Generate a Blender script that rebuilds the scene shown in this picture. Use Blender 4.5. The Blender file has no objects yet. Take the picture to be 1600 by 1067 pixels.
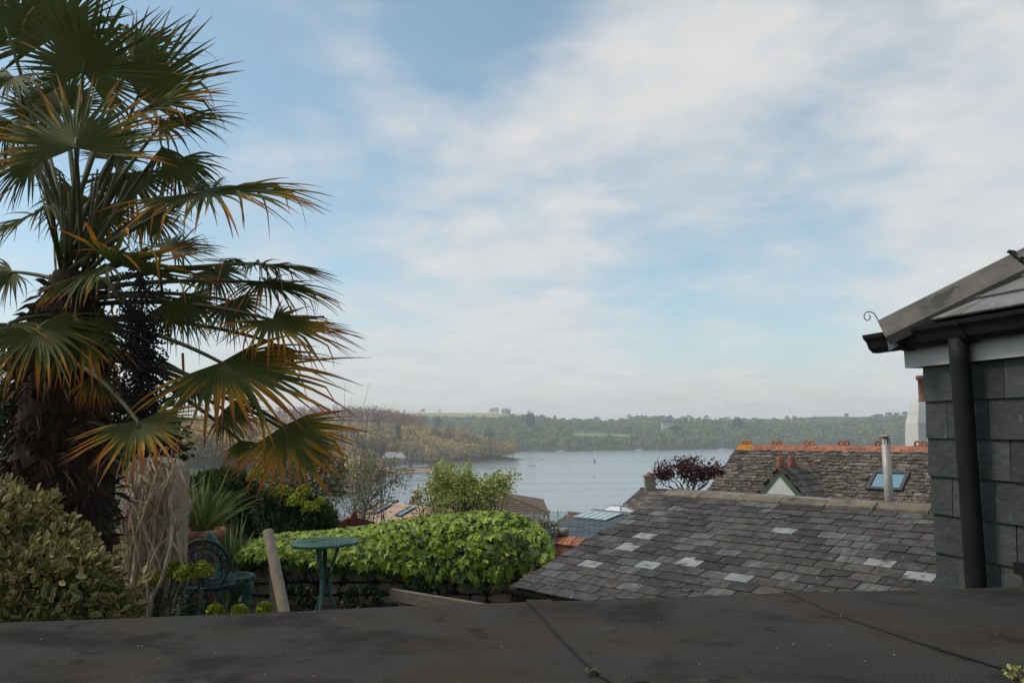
import bpy, math, random
import numpy as np
from mathutils import Vector, Matrix, noise as mnoise
random.seed(7); RNG = np.random.default_rng(7)
S = bpy.context.scene
COL = S.collection
R = math.radians

# ------------------------------------------------------------------ camera, sky, sun, exposure
FPX, CAMZ = 1244.0, 25.0                 # focal length in pixels of the 1600 px photograph; eye above the water
TILT, ROLL = math.atan((669 - 533.5) / FPX), R(0.6)
_F = Vector((0, math.cos(TILT), math.sin(TILT)))
_R0, _U0 = Vector((1, 0, 0)), Vector((0, -math.sin(TILT), math.cos(TILT)))
_RT = _R0 * math.cos(ROLL) - _U0 * math.sin(ROLL)
_UP = _U0 * math.cos(ROLL) + _R0 * math.sin(ROLL)
EYE = Vector((0, 0, CAMZ))
cd = bpy.data.cameras.new('camera'); cam = bpy.data.objects.new('camera', cd); COL.objects.link(cam)
cd.sensor_width = 36; cd.sensor_fit = 'HORIZONTAL'; cd.lens = 36 * FPX / 1600
cd.clip_start = 0.05; cd.clip_end = 20000
M_ = Matrix((( _RT.x, _UP.x, -_F.x, 0), (_RT.y, _UP.y, -_F.y, 0), (_RT.z, _UP.z, -_F.z, CAMZ), (0, 0, 0, 1)))
cam.matrix_world = M_
S.camera = cam
S.view_settings.view_transform = 'Standard'; S.view_settings.look = 'None'
S.view_settings.gamma = 1.0; S.view_settings.exposure = 0.40
S.cycles.use_denoising = True
S.cycles.max_bounces = 7; S.cycles.volume_bounces = 2; S.cycles.transparent_max_bounces = 12

SUN_DIR = Vector((-0.80, 0.02, 0)).normalized() * math.cos(R(52)) + Vector((0, 0, math.sin(R(52))))
sl = bpy.data.lights.new('sun', 'SUN'); sl.energy = 1.5; sl.angle = R(14); sl.color = (1, .90, .74)
so = bpy.data.objects.new('sun', sl); COL.objects.link(so)
so.rotation_euler = SUN_DIR.to_track_quat('Z', 'Y').to_euler()
so.location = (0, 0, 60)

W = bpy.data.worlds.new('World'); S.world = W; W.use_nodes = True
nt = W.node_tree; nt.nodes.clear(); N = nt.nodes.new; LK = nt.links.new
wo = N('ShaderNodeOutputWorld'); bgs = N('ShaderNodeBackground'); bgc = N('ShaderNodeBackground'); mxs = N('ShaderNodeMixShader')
sky = N('ShaderNodeTexSky'); sky.sky_type = 'NISHITA'; sky.sun_disc = False
sky.sun_elevation = R(52); sky.sun_rotation = math.atan2(SUN_DIR.x, SUN_DIR.y)
sky.air_density = 1.0; sky.dust_density = 1.2; sky.ozone_density = 1.0
hs = N('ShaderNodeHueSaturation'); hs.inputs['Saturation'].default_value = 1.0; hs.inputs['Hue'].default_value = .478
LK(sky.outputs[0], hs.inputs['Color']); LK(hs.outputs[0], bgs.inputs[0]); bgs.inputs[1].default_value = .114
tc = N('ShaderNodeTexCoord'); sp = N('ShaderNodeSeparateXYZ'); LK(tc.outputs['Generated'], sp.inputs[0])
def wmath(op, a, b=None, clamp=False):
    n = N('ShaderNodeMath'); n.operation = op; n.use_clamp = clamp
    for i, v in enumerate((a, b)):
        if v is None: continue
        if isinstance(v, (int, float)): n.inputs[i].default_value = v
        else: LK(v, n.inputs[i])
    return n.outputs[0]
den = wmath('ADD', wmath('MAXIMUM', sp.outputs[2], 0.0), .16)
cmb = N('ShaderNodeCombineXYZ')
LK(wmath('DIVIDE', sp.outputs[0], den), cmb.inputs[0]); LK(wmath('DIVIDE', sp.outputs[1], den), cmb.inputs[1])
cmb.inputs[2].default_value = 3.7
n1 = N('ShaderNodeTexNoise'); n1.inputs['Scale'].default_value = 1.9; n1.inputs['Detail'].default_value = 10
n1.inputs['Roughness'].default_value = .56; n1.inputs['Distortion'].default_value = .3
LK(cmb.outputs[0], n1.inputs['Vector'])
n2 = N('ShaderNodeTexNoise'); n2.inputs['Scale'].default_value = 4.2; n2.inputs['Detail'].default_value = 6; n2.inputs['Roughness'].default_value = .6
LK(cmb.outputs[0], n2.inputs['Vector'])
def pixdir(px, py):
    return (_F + _RT * ((px - 800) / FPX) + _UP * ((533.5 - py) / FPX)).normalized()
dens = wmath('ADD', wmath('MULTIPLY', n1.outputs[0], .8), wmath('MULTIPLY', n2.outputs[0], .2))
# open blue gaps (negative) and thicker banks (positive) of the cloud field, each a soft cap about a direction
for px, py, w, rad in ((300, 40, -.17, 20), (520, 330, -.04, 6), (1130, 425, -.20, 9), (1330, 420, -.13, 7), (940, 400, -.10, 7), (800, 60, -.08, 7), (640, 180, .07, 6), (760, 280, .10, 7), (1350, 120, .15, 18), (1010, 170, .10, 8), (1120, 290, .08, 7), (620, 470, .12, 14), (1570, 330, .10, 9), (1240, 590, .06, 12), (870, 520, .08, 8)):
    dvn = N('ShaderNodeVectorMath'); dvn.operation = 'DOT_PRODUCT'
    LK(tc.outputs['Generated'], dvn.inputs[0]); dvn.inputs[1].default_value = pixdir(px, py)
    ml = N('ShaderNodeMapRange'); ml.interpolation_type = 'SMOOTHSTEP'
    ml.inputs['From Min'].default_value = math.cos(R(rad * 1.5)); ml.inputs['From Max'].default_value = math.cos(R(rad * .15))
    ml.inputs['To Min'].default_value = 0; ml.inputs['To Max'].default_value = w
    LK(dvn.outputs['Value'], ml.inputs['Value'])
    dens = wmath('ADD', dens, ml.outputs[0])
cr = N('ShaderNodeMapRange'); cr.interpolation_type = 'SMOOTHSTEP'
cr.inputs['From Min'].default_value = .34; cr.inputs['From Max'].default_value = .78
cr.inputs['To Min'].default_value = .06; cr.inputs['To Max'].default_value = .92
vl = N('ShaderNodeMapRange'); vl.inputs['From Min'].default_value = .0; vl.inputs['From Max'].default_value = .30; vl.inputs['To Min'].default_value = .13; vl.inputs['To Max'].default_value = 0
LK(sp.outputs[2], vl.inputs['Value']); dens = wmath('ADD', dens, vl.outputs[0])      # cloud layers stack up towards the horizon
LK(dens, cr.inputs['Value'])
ccr = N('ShaderNodeValToRGB'); LK(n2.outputs[0], ccr.inputs[0])
ccr.color_ramp.elements[0].position = .3; ccr.color_ramp.elements[0].color = (.485, .515, .545, 1)
ccr.color_ramp.elements[1].position = .7; ccr.color_ramp.elements[1].color = (.61, .595, .575, 1)
LK(ccr.outputs[0], bgc.inputs[0]); bgc.inputs[1].default_value = 1.0
LK(cr.outputs[0], mxs.inputs[0]); LK(bgs.outputs[0], mxs.inputs[1]); LK(bgc.outputs[0], mxs.inputs[2])
LK(mxs.outputs[0], wo.inputs[0])

# ------------------------------------------------------------------ photograph geometry helpers
def ray(px, py):
    return _F + _RT * ((px - 800) / FPX) + _UP * ((533.5 - py) / FPX)
def P(px, py, D):
    d = ray(px, py); return EYE + d * (D / d.y)
def G(px, py, z):
    d = ray(px, py); return EYE + d * ((z - CAMZ) / d.z)
def PL(px, py, o, n):
    d = ray(px, py); return EYE + d * ((o - EYE).dot(n) / d.dot(n))
def V(*a): return Vector(a)

# ------------------------------------------------------------------ materials
MATS = {}
def pmat(name, c1, c2=None, scale=5., rough=.85, bump=0., bscale=None, spots=(), rand=0., attr=None, ramp=None,
         trans=0., metal=0., spec=.3, detail=5., stretch=None, wmap=None):
    """Principled material. c1/c2 mixed by noise (or by attribute 'attr' through 'ramp'); spots: (colour, scale, lo, hi)."""
    m = bpy.data.materials.new(name); m.use_nodes = True; MATS[name] = m
    t = m.node_tree; t.nodes.clear(); n = t.nodes.new; l = t.links.new
    out = n('ShaderNodeOutputMaterial'); b = n('ShaderNodeBsdfPrincipled')
    b.inputs['Roughness'].default_value = rough; b.inputs['Metallic'].default_value = metal
    b.inputs['Specular IOR Level'].default_value = spec
    co = n('ShaderNodeTexCoord'); vec = co.outputs['Object']
    if stretch:
        mp = n('ShaderNodeMapping'); mp.inputs['Scale'].default_value = stretch; l(vec, mp.inputs[0]); vec = mp.outputs[0]
    oi = None
    if rand:
        oi = n('ShaderNodeObjectInfo')
        ad = n('ShaderNodeVectorMath'); ad.operation = 'ADD'; sc = n('ShaderNodeVectorMath'); sc.operation = 'SCALE'
        cx = n('ShaderNodeCombineXYZ'); l(oi.outputs['Random'], cx.inputs[0]); l(oi.outputs['Random'], cx.inputs[1])
        l(cx.outputs[0], sc.inputs[0]); sc.inputs['Scale'].default_value = 37.
        l(vec, ad.inputs[0]); l(sc.outputs[0], ad.inputs[1]); vec = ad.outputs[0]
    nz = n('ShaderNodeTexNoise'); nz.inputs['Scale'].default_value = scale; nz.inputs['Detail'].default_value = detail; l(vec, nz.inputs['Vector'])
    rp = n('ShaderNodeValToRGB')
    if ramp:
        at = n('ShaderNodeAttribute'); at.attribute_name = attr; l(at.outputs['Fac'], rp.inputs[0])
        el = rp.color_ramp.elements
        for i, (p_, c_) in enumerate(ramp):
            e = el[i] if i < 2 else el.new(p_)
            e.position = p_; e.color = (*c_, 1)
    else:
        l(nz.outputs[0], rp.inputs[0])
        e = rp.color_ramp.elements; e[0].position = .32; e[1].position = .68
        e[0].color = (*c1, 1); e[1].color = (*(c2 or c1), 1)
    colr = rp.outputs[0]
    if ramp:
        hv = n('ShaderNodeHueSaturation'); mr = n('ShaderNodeMapRange'); l(nz.outputs[0], mr.inputs[0])
        mr.inputs['To Min'].default_value = .75; mr.inputs['To Max'].default_value = 1.25
        l(mr.outputs[0], hv.inputs['Value']); l(colr, hv.inputs['Color']); colr = hv.outputs[0]
    if oi:
        hv = n('ShaderNodeHueSaturation'); mr = n('ShaderNodeMapRange'); l(oi.outputs['Random'], mr.inputs[0])
        mr.inputs['To Min'].default_value = 1 - rand; mr.inputs['To Max'].default_value = 1 + rand
        l(mr.outputs[0], hv.inputs['Value']); l(colr, hv.inputs['Color']); colr = hv.outputs[0]
    for c_, s_, lo, hi in spots:
        z = n('ShaderNodeTexNoise'); z.inputs['Scale'].default_value = s_; z.inputs['Detail'].default_value = 4; z.inputs['Roughness'].default_value = .6
        l(vec, z.inputs['Vector'])
        mr = n('ShaderNodeMapRange'); mr.inputs['From Min'].default_value = lo; mr.inputs['From Max'].default_value = hi; l(z.outputs[0], mr.inputs[0])
        mx = n('ShaderNodeMix'); mx.data_type = 'RGBA'; l(mr.outputs[0], mx.inputs[0]); l(colr, mx.inputs[6]); mx.inputs[7].default_value = (*c_, 1); colr = mx.outputs[2]
    l(colr, b.inputs['Base Color'])
    if bump:
        z = n('ShaderNodeTexNoise'); z.inputs['Scale'].default_value = bscale or scale * 4; z.inputs['Detail'].default_value = 6; l(vec, z.inputs['Vector'])
        bp = n('ShaderNodeBump'); bp.inputs['Strength'].default_value = min(1., bump); bp.inputs['Distance'].default_value = .02 * max(1, bump); l(z.outputs[0], bp.inputs['Height']); l(bp.outputs[0], b.inputs['Normal'])
    sh = b.outputs[0]
    if trans:
        tr = n('ShaderNodeBsdfTranslucent'); l(colr, tr.inputs[0]); ms = n('ShaderNodeMixShader'); ms.inputs[0].default_value = trans
        l(sh, ms.inputs[1]); l(tr.outputs[0], ms.inputs[2]); sh = ms.outputs[0]
    l(sh, out.inputs[0])
    return m

pmat('ground', (.055, .065, .025), (.09, .075, .045), .08, spots=(((.035, .06, .02), .6, .5, .6),))
pmat('grass_field', (.15, .19, .07), (.19, .22, .09), .02)
pmat('stubble_field', (.34, .29, .12), (.29, .26, .10), .01)
pmat('beach', (.40, .25, .16), (.32, .22, .15), .12, spots=(((.16, .13, .09), .25, .58, .68),))
pmat('felt', (.046, .040, .034), (.068, .060, .052), 1.6, .95, .9, 170, spots=(((.115, .108, .10), 190, .56, .70), ((.014, .013, .012), 150, .60, .72), ((.019, .017, .015), 2.3, .53, .66), ((.056, .040, .024), 1.5, .48, .66), ((.017, .016, .015), 6., .60, .72), ((.085, .080, .072), 11, .64, .74), ((.35, .34, .32), 60, .765, .785)))
pmat('felt_edge', (.035, .034, .032), (.05, .048, .045), 3, .95, .4, 120)
pmat('slate', (.040, .035, .031), (.080, .071, .063), 9, .7, .7, 40, rand=.42, spots=(((.17, .165, .155), 16, .60, .72), ((.034, .029, .025), 5, .56, .68), ((.34, .34, .31), 34, .70, .76)), spec=.3)
pmat('slate_pale', (.24, .25, .25), (.31, .315, .31), 12, .6, .4, 40, rand=.15, spots=(((.09, .085, .08), 9, .52, .66),))
pmat('slate_streak', (.048, .043, .038), (.155, .152, .143), 12, .6, .4, 40, rand=.25, stretch=(2.2, .5, 1))
pmat('slate_edge', (.02, .02, .02))
pmat('slate_far', (.11, .098, .088), (.19, .175, .155), 3.5, .9, .6, 14, attr='rnd', ramp=((0, (0.066, 0.054, 0.047)), (.45, (0.114, 0.094, 0.080)), (.8, (0.167, 0.138, 0.117)), (1, (0.229, 0.192, 0.160))), spots=(((0.264, 0.224, 0.179), 9, .6, .7), ((0.053, 0.044, 0.031), 2.2, .57, .68)))
pmat('ridge_concrete', (.24, .195, .145), (.135, .115, .095), 6, .95, .8, 45, rand=.12, spots=(((.42, .40, .33), 16, .62, .7), ((.07, .065, .05), 4, .55, .68)))
pmat('hip_concrete', (.155, .14, .12), (.105, .098, .088), 9, .95, .6, 120, spots=(((.30, .29, .25), 60, .66, .75), ((.06, .058, .05), 5, .6, .7)), rand=.1)
pmat('terracotta', (.40, .15, .085), (.30, .115, .07), 5, .85, .4, 30, rand=.18, spots=(((.40, .27, .20), 12, .56, .70), ((.12, .09, .07), 5, .56, .70)))
pmat('terracotta_lichen', (.50, .20, .02), (.36, .12, .04), 7, .9, .6, 30, rand=.1)
pmat('mortar', (.32, .29, .25), (.22, .2, .17), 12, .95, .5)
pmat('wall_slate', (.042, .048, .045), (.064, .071, .066), 5, .7, .5, 26, rand=.26, spots=(((.10, .12, .11), 14, .64, .75), ((.03, .032, .028), 3, .6, .7)))
pmat('roof_slate', (.16, .165, .16), (.26, .26, .245), 7, .6, .4, 30, rand=.2, spots=(((.36, .36, .33), 18, .62, .72), ((.11, .085, .06), 6, .62, .72)), stretch=(1, 1, 1))
pmat('black_plastic', (.011, .011, .011), (.017, .017, .016), 8, .6, .1, 90, spec=.2, spots=(((.045, .043, .038), 5, .6, .75),))
pmat('white_paint', (.50, .50, .47), (.42, .42, .395), 4, .6, .1, 40, spots=(((.36, .36, .32), 7, .66, .8),))
pmat('cream_wall', (.62, .60, .54), (.54, .52, .47), 2, .9, .3, 60)
pmat('lead', (.26, .33, .34), (.16, .20, .21), 12, .5, .3, 60, metal=.3)
pmat('rust_wire', (.09, .07, .06), (.06, .05, .045), 30, .6)
pmat('green_paint', (.105, .135, .09), (.085, .11, .075), 5, .6, .1)
pmat('steel', (.42, .39, .34), (.31, .29, .26), 9, .55, .1, 30, metal=.4)
pmat('dark_metal', (.06, .06, .062), (.085, .085, .085), 6, .5)
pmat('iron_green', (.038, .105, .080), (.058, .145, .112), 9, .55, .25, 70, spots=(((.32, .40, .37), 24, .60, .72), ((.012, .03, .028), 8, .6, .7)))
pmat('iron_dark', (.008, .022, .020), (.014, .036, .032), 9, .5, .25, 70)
pmat('post_wood', (.36, .30, .22), (.27, .225, .165), 6, .85, .4, 40, stretch=(4, 4, .6), spots=(((.15, .12, .09), 9, .62, .72),))
pmat('plank_wood', (.20, .17, .13), (.13, .11, .085), 6, .9, .4, 40, stretch=(.6, 5, 5))
pmat('stone', (.34, .27, .19), (.22, .18, .135), 6, .95, .9, 22, rand=.3, spots=(((.05, .05, .035), 5, .56, .7), ((.27, .24, .19), 12, .64, .75)))
pmat('render_wall', (.33, .25, .165), (.25, .19, .13), 3, .95, .5, 60, spots=(((.15, .13, .10), 2.2, .55, .7),))
pmat('terrace', (.13, .105, .08), (.09, .075, .06), 3, .95, .6, 30, spots=(((.05, .055, .03), 4, .55, .66),))
pmat('bark', (.10, .08, .06), (.06, .05, .04), 12, .95, .6, 40)
pmat('bark_grey', (.20, .17, .135), (.12, .10, .08), 14, .95, .6, 40)
pmat('vine_wood', (.55, .43, .31), (.27, .20, .14), 14, .95, .5, 60, rand=.25)
pmat('palm_fibre', (.030, .019, .012), (.070, .043, .026), 14, 1., 1., 50, stretch=(3, 3, .8))
pmat('palm_strand', None, scale=20, rough=1., attr='rnd', ramp=((0, (0.024, 0.017, 0.012)), (.7, (0.085, 0.054, 0.034)), (1, (0.238, 0.170, 0.102))))
PALM_RAMP = ((0, (.056, .070, .016)), (.30, (.098, .108, .022)), (.46, (.19, .16, .024)), (.62, (.46, .23, .022)), (.86, (.42, .13, .015)), (1, (.17, .07, .03)))
pmat('palm_leaf', None, scale=5, rough=.58, attr='tip', ramp=PALM_RAMP, trans=.32, spec=.22, bump=.15, bscale=60)
PALE_RAMP = ((0, (.085, .105, .055)), (.45, (.11, .13, .065)), (.65, (.20, .18, .05)), (.82, (.42, .20, .03)), (.94, (.30, .10, .02)), (1, (.13, .06, .03)))
pmat('palm_leaf_pale', None, scale=5, rough=.5, attr='tip', ramp=PALE_RAMP, trans=.2, spec=.25)
pmat('petiole', (.055, .065, .022), (.09, .09, .03), 5, .6)
pmat('berries', (.009, .008, .010), (.016, .014, .018), 30, .5)
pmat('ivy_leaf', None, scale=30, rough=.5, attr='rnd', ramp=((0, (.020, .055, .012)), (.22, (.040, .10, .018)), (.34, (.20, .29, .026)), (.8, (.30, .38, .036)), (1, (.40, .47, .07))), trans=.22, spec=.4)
pmat('variegated_leaf', None, scale=30, rough=.5, attr='rnd', ramp=((0, (0.075, 0.086, 0.020)), (.34, (0.125, 0.127, 0.036)), (.52, (0.325, 0.270, 0.098)), (.85, (0.450, 0.368, 0.145)), (1, (0.300, 0.310, 0.043))), trans=.15, spec=.4)
pmat('sword_leaf', None, scale=20, rough=.5, attr='rnd', ramp=((0, (0.065, 0.111, 0.026)), (.6, (0.156, 0.208, 0.058)), (1, (0.390, 0.416, 0.169))), trans=.2)
pmat('spurge_leaf', None, scale=20, rough=.6, attr='rnd', ramp=((0, (0.029, 0.058, 0.035)), (.6, (0.056, 0.099, 0.058)), (1, (0.120, 0.176, 0.088))), trans=.1)
pmat('spurge_flower', None, scale=20, rough=.7, attr='rnd', ramp=((0, (.16, .20, .012)), (.6, (.27, .30, .018)), (1, (.36, .37, .04))), trans=.2)
pmat('apple_leaf', None, scale=20, rough=.55, attr='rnd', ramp=((0, (0.186, 0.241, 0.058)), (.6, (0.395, 0.441, 0.116)), (1, (0.684, 0.623, 0.232))), trans=.25)
pmat('dark_leaf', None, scale=8, rough=.6, attr='rnd', ramp=((0, (.012, .024, .010)), (.7, (.030, .052, .018)), (1, (.07, .10, .03))), trans=.1)
pmat('olive_leaf', None, scale=8, rough=.7, attr='rnd', ramp=((0, (0.120, 0.102, 0.060)), (.6, (0.180, 0.180, 0.078)), (1, (0.276, 0.300, 0.120))), trans=.2)
pmat('bank_leaf', None, scale=8, rough=.6, attr='rnd', ramp=((0, (.035, .06, .02)), (.6, (.08, .12, .035)), (1, (.18, .22, .06))), trans=.2)
pmat('maple_leaf', None, scale=8, rough=.6, attr='rnd', ramp=((0, (.045, .012, .016)), (.7, (.085, .020, .026)), (1, (.15, .04, .045))), trans=.25)
pmat('lavender_leaf', None, scale=8, rough=.7, attr='rnd', ramp=((0, (0.160, 0.176, 0.128)), (1, (0.512, 0.496, 0.400))), trans=.15)
pmat('pink_blossom', None, scale=8, rough=.7, attr='rnd', ramp=((0, (.18, .07, .07)), (1, (.45, .20, .18))), trans=.2)
pmat('wood_crown', None, scale=.25, rough=.95, attr='rnd', spec=.05, ramp=((0, (0.163, 0.170, 0.085)), (.22, (0.240, 0.247, 0.108)), (.40, (0.202, 0.271, 0.097)), (.58, (0.144, 0.236, 0.085)), (.74, (0.077, 0.142, 0.062)), (.86, (0.231, 0.201, 0.123)), (1, (0.309, 0.271, 0.087))), trans=.12)
pmat('headland_crown', None, scale=.3, rough=.95, attr='rnd', spec=.05, ramp=((0, (0.256, 0.203, 0.091)), (.35, (0.407, 0.305, 0.127)), (.62, (0.526, 0.363, 0.138)), (.80, (0.467, 0.432, 0.119)), (.9, (0.659, 0.363, 0.119)), (1, (0.504, 0.242, 0.144))), trans=.12)
pmat('poplar_crown', None, scale=.3, rough=.95, attr='rnd', spec=.05, ramp=((0, (0.211, 0.121, 0.089)), (.6, (0.324, 0.186, 0.138)), (1, (0.421, 0.251, 0.186))), trans=.12)
pmat('evergreen_crown', None, scale=.5, rough=.9, attr='rnd', spec=.1, ramp=((0, (0.019, 0.032, 0.022)), (.7, (0.041, 0.061, 0.032)), (1, (0.074, 0.101, 0.047))), trans=.08)
pmat('gorse_crown', None, scale=.5, rough=.9, attr='rnd', spec=.05, ramp=((0, (0.091, 0.104, 0.026)), (.6, (0.195, 0.182, 0.039)), (1, (0.312, 0.260, 0.052))), trans=.1)
pmat('grey_roof', (.10, .095, .088), (.15, .14, .128), 1.6, .9, .4, 12, rand=.1, spots=(((.24, .22, .18), 5, .62, .72),))
pmat('grey_roof_pale', (.34, .35, .34), (.28, .29, .285), .3, .8)
pmat('blue_slate', (.075, .095, .115), (.11, .13, .155), 2.5, .5, .3, 20, rand=.1)
pmat('brown_tile', (.17, .115, .085), (.12, .085, .065), 2, .9, .4, 14, spots=(((.07, .06, .05), 1.2, .56, .7),))
pmat('pink_tile', (.52, .37, .28), (.42, .29, .215), 1.5, .85, .3, 12, spots=(((.16, .17, .08), 1.4, .60, .7),))
pmat('red_wood', (.17, .042, .026), (.12, .032, .022), 4, .6, .2)
pmat('shed_felt', (.12, .12, .125), (.16, .155, .155), 2, .9, .3)
pmat('brick', (.30, .13, .085), (.22, .10, .07), 4, .9, .5, 30, rand=.15)
pmat('chimney_stone', (.25, .20, .15), (.18, .15, .12), 4, .95, .5, 30, spots=(((.33, .30, .24), 9, .6, .7),))
pmat('hull_white', (.72, .73, .72), (.64, .65, .65), 2, .4)
pmat('hull_red', (.33, .07, .05), (.30, .06, .05), 2, .5)
pmat('cover_blue', (.06, .20, .36), (.05, .15, .28), 2, .7)
pmat('cover_green', (.06, .13, .10), (.05, .11, .09), 2, .7)
pmat('mast', (.55, .56, .56), (.5, .5, .5), 2, .4, metal=.4)
pmat('buoy_orange', (.50, .28, .14), (.45, .24, .12), 3, .6)
pmat('buoy_red', (.42, .05, .04), (.38, .05, .04), 3, .6)
pmat('balustrade_wood', (.32, .27, .21), (.25, .21, .17), 3, .9)
pmat('moss', None, scale=20, rough=.9, attr='rnd', ramp=((0, (.03, .035, .012)), (1, (.10, .12, .03))))
pmat('lemon_render', (.66, .66, .62), (.55, .55, .51), 1.5, .9, .3, 30, spots=(((.42, .42, .38), 2, .6, .75),))

def glass(name, col, rough=.06):
    m = bpy.data.materials.new(name); m.use_nodes = True; MATS[name] = m
    b = m.node_tree.nodes['Principled BSDF']
    b.inputs['Base Color'].default_value = (*col, 1); b.inputs['Roughness'].default_value = rough
    b.inputs['Specular IOR Level'].default_value = .9
    return m
glass('sky_glass', (.16, .28, .36), .08)
glass('conservatory_glass', (.32, .47, .54), .12)
def clear_glass():
    m = bpy.data.materials.new('clear_glass'); m.use_nodes = True; MATS['clear_glass'] = m
    t = m.node_tree; t.nodes.clear(); n = t.nodes.new
    o = n('ShaderNodeOutputMaterial'); a = n('ShaderNodeBsdfTransparent'); g = n('ShaderNodeBsdfGlossy'); x = n('ShaderNodeMixShader')
    a.inputs[0].default_value = (.86, .93, .92, 1); g.inputs['Roughness'].default_value = .05; x.inputs[0].default_value = .14
    t.links.new(a.outputs[0], x.inputs[1]); t.links.new(g.outputs[0], x.inputs[2]); t.links.new(x.outputs[0], o.inputs[0])
clear_glass()
def water_mat():
    m = bpy.data.materials.new('water'); m.use_nodes = True; MATS['water'] = m
    t = m.node_tree; n = t.nodes.new; l = t.links.new; b = t.nodes['Principled BSDF']
    b.inputs['Roughness'].default_value = .22; b.inputs['IOR'].default_value = 1.33
    co = n('ShaderNodeTexCoord')
    mp = n('ShaderNodeMapping'); mp.inputs['Scale'].default_value = (.005, .045, 1); l(co.outputs['Object'], mp.inputs[0])
    z0 = n('ShaderNodeTexNoise'); z0.inputs['Scale'].default_value = 1.; z0.inputs['Detail'].default_value = 4; l(mp.outputs[0], z0.inputs['Vector'])
    rp = n('ShaderNodeValToRGB'); rp.color_ramp.elements[0].color = (.20, .26, .29, 1); rp.color_ramp.elements[1].color = (.30, .345, .36, 1)
    rp.color_ramp.elements[0].position = .35; rp.color_ramp.elements[1].position = .65
    l(z0.outputs[0], rp.inputs[0]); l(rp.outputs[0], b.inputs['Base Color'])
    mp2 = n('ShaderNodeMapping'); mp2.inputs['Scale'].default_value = (.35, .9, 1); l(co.outputs['Object'], mp2.inputs[0])
    z = n('ShaderNodeTexNoise'); z.inputs['Scale'].default_value = 1.; z.inputs['Detail'].default_value = 5; l(mp2.outputs[0], z.inputs['Vector'])
    bp = n('ShaderNodeBump'); bp.inputs['Strength'].default_value = .18; bp.inputs['Distance'].default_value = .2
    l(z.outputs[0], bp.inputs['Height']); l(bp.outputs[0], b.inputs['Normal'])
water_mat()

# ------------------------------------------------------------------ object helpers
WLOC = {}
def wl(o): return WLOC[o.name] if o else Vector((0, 0, 0))
def tag(o, label=None, cat=None, group=None, kind=None):
    if label: o['label'] = label
    if cat: o['category'] = cat
    if group: o['group'] = group
    if kind: o['kind'] = kind
    return o
def thing(name, label, cat, loc, group=None):
    o = bpy.data.objects.new(name, None); COL.objects.link(o); o.empty_display_size = .1
    o.location = loc; WLOC[o.name] = Vector(loc)
    return tag(o, label, cat, group)
def link(name, me, parent=None, world=None):
    o = bpy.data.objects.new(name, me); COL.objects.link(o)
    if parent: o.parent = parent
    w = Vector(world) if world is not None else Vector((0, 0, 0))
    o.location = w - wl(parent); WLOC[o.name] = w
    return o
def link_m(name, me, mat4, parent=None):
    o = bpy.data.objects.new(name, me); COL.objects.link(o)
    if parent: o.parent = parent
    m = mat4.copy(); m.translation = m.translation - wl(parent)
    o.matrix_local = m; WLOC[o.name] = mat4.translation.copy()
    return o
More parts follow.
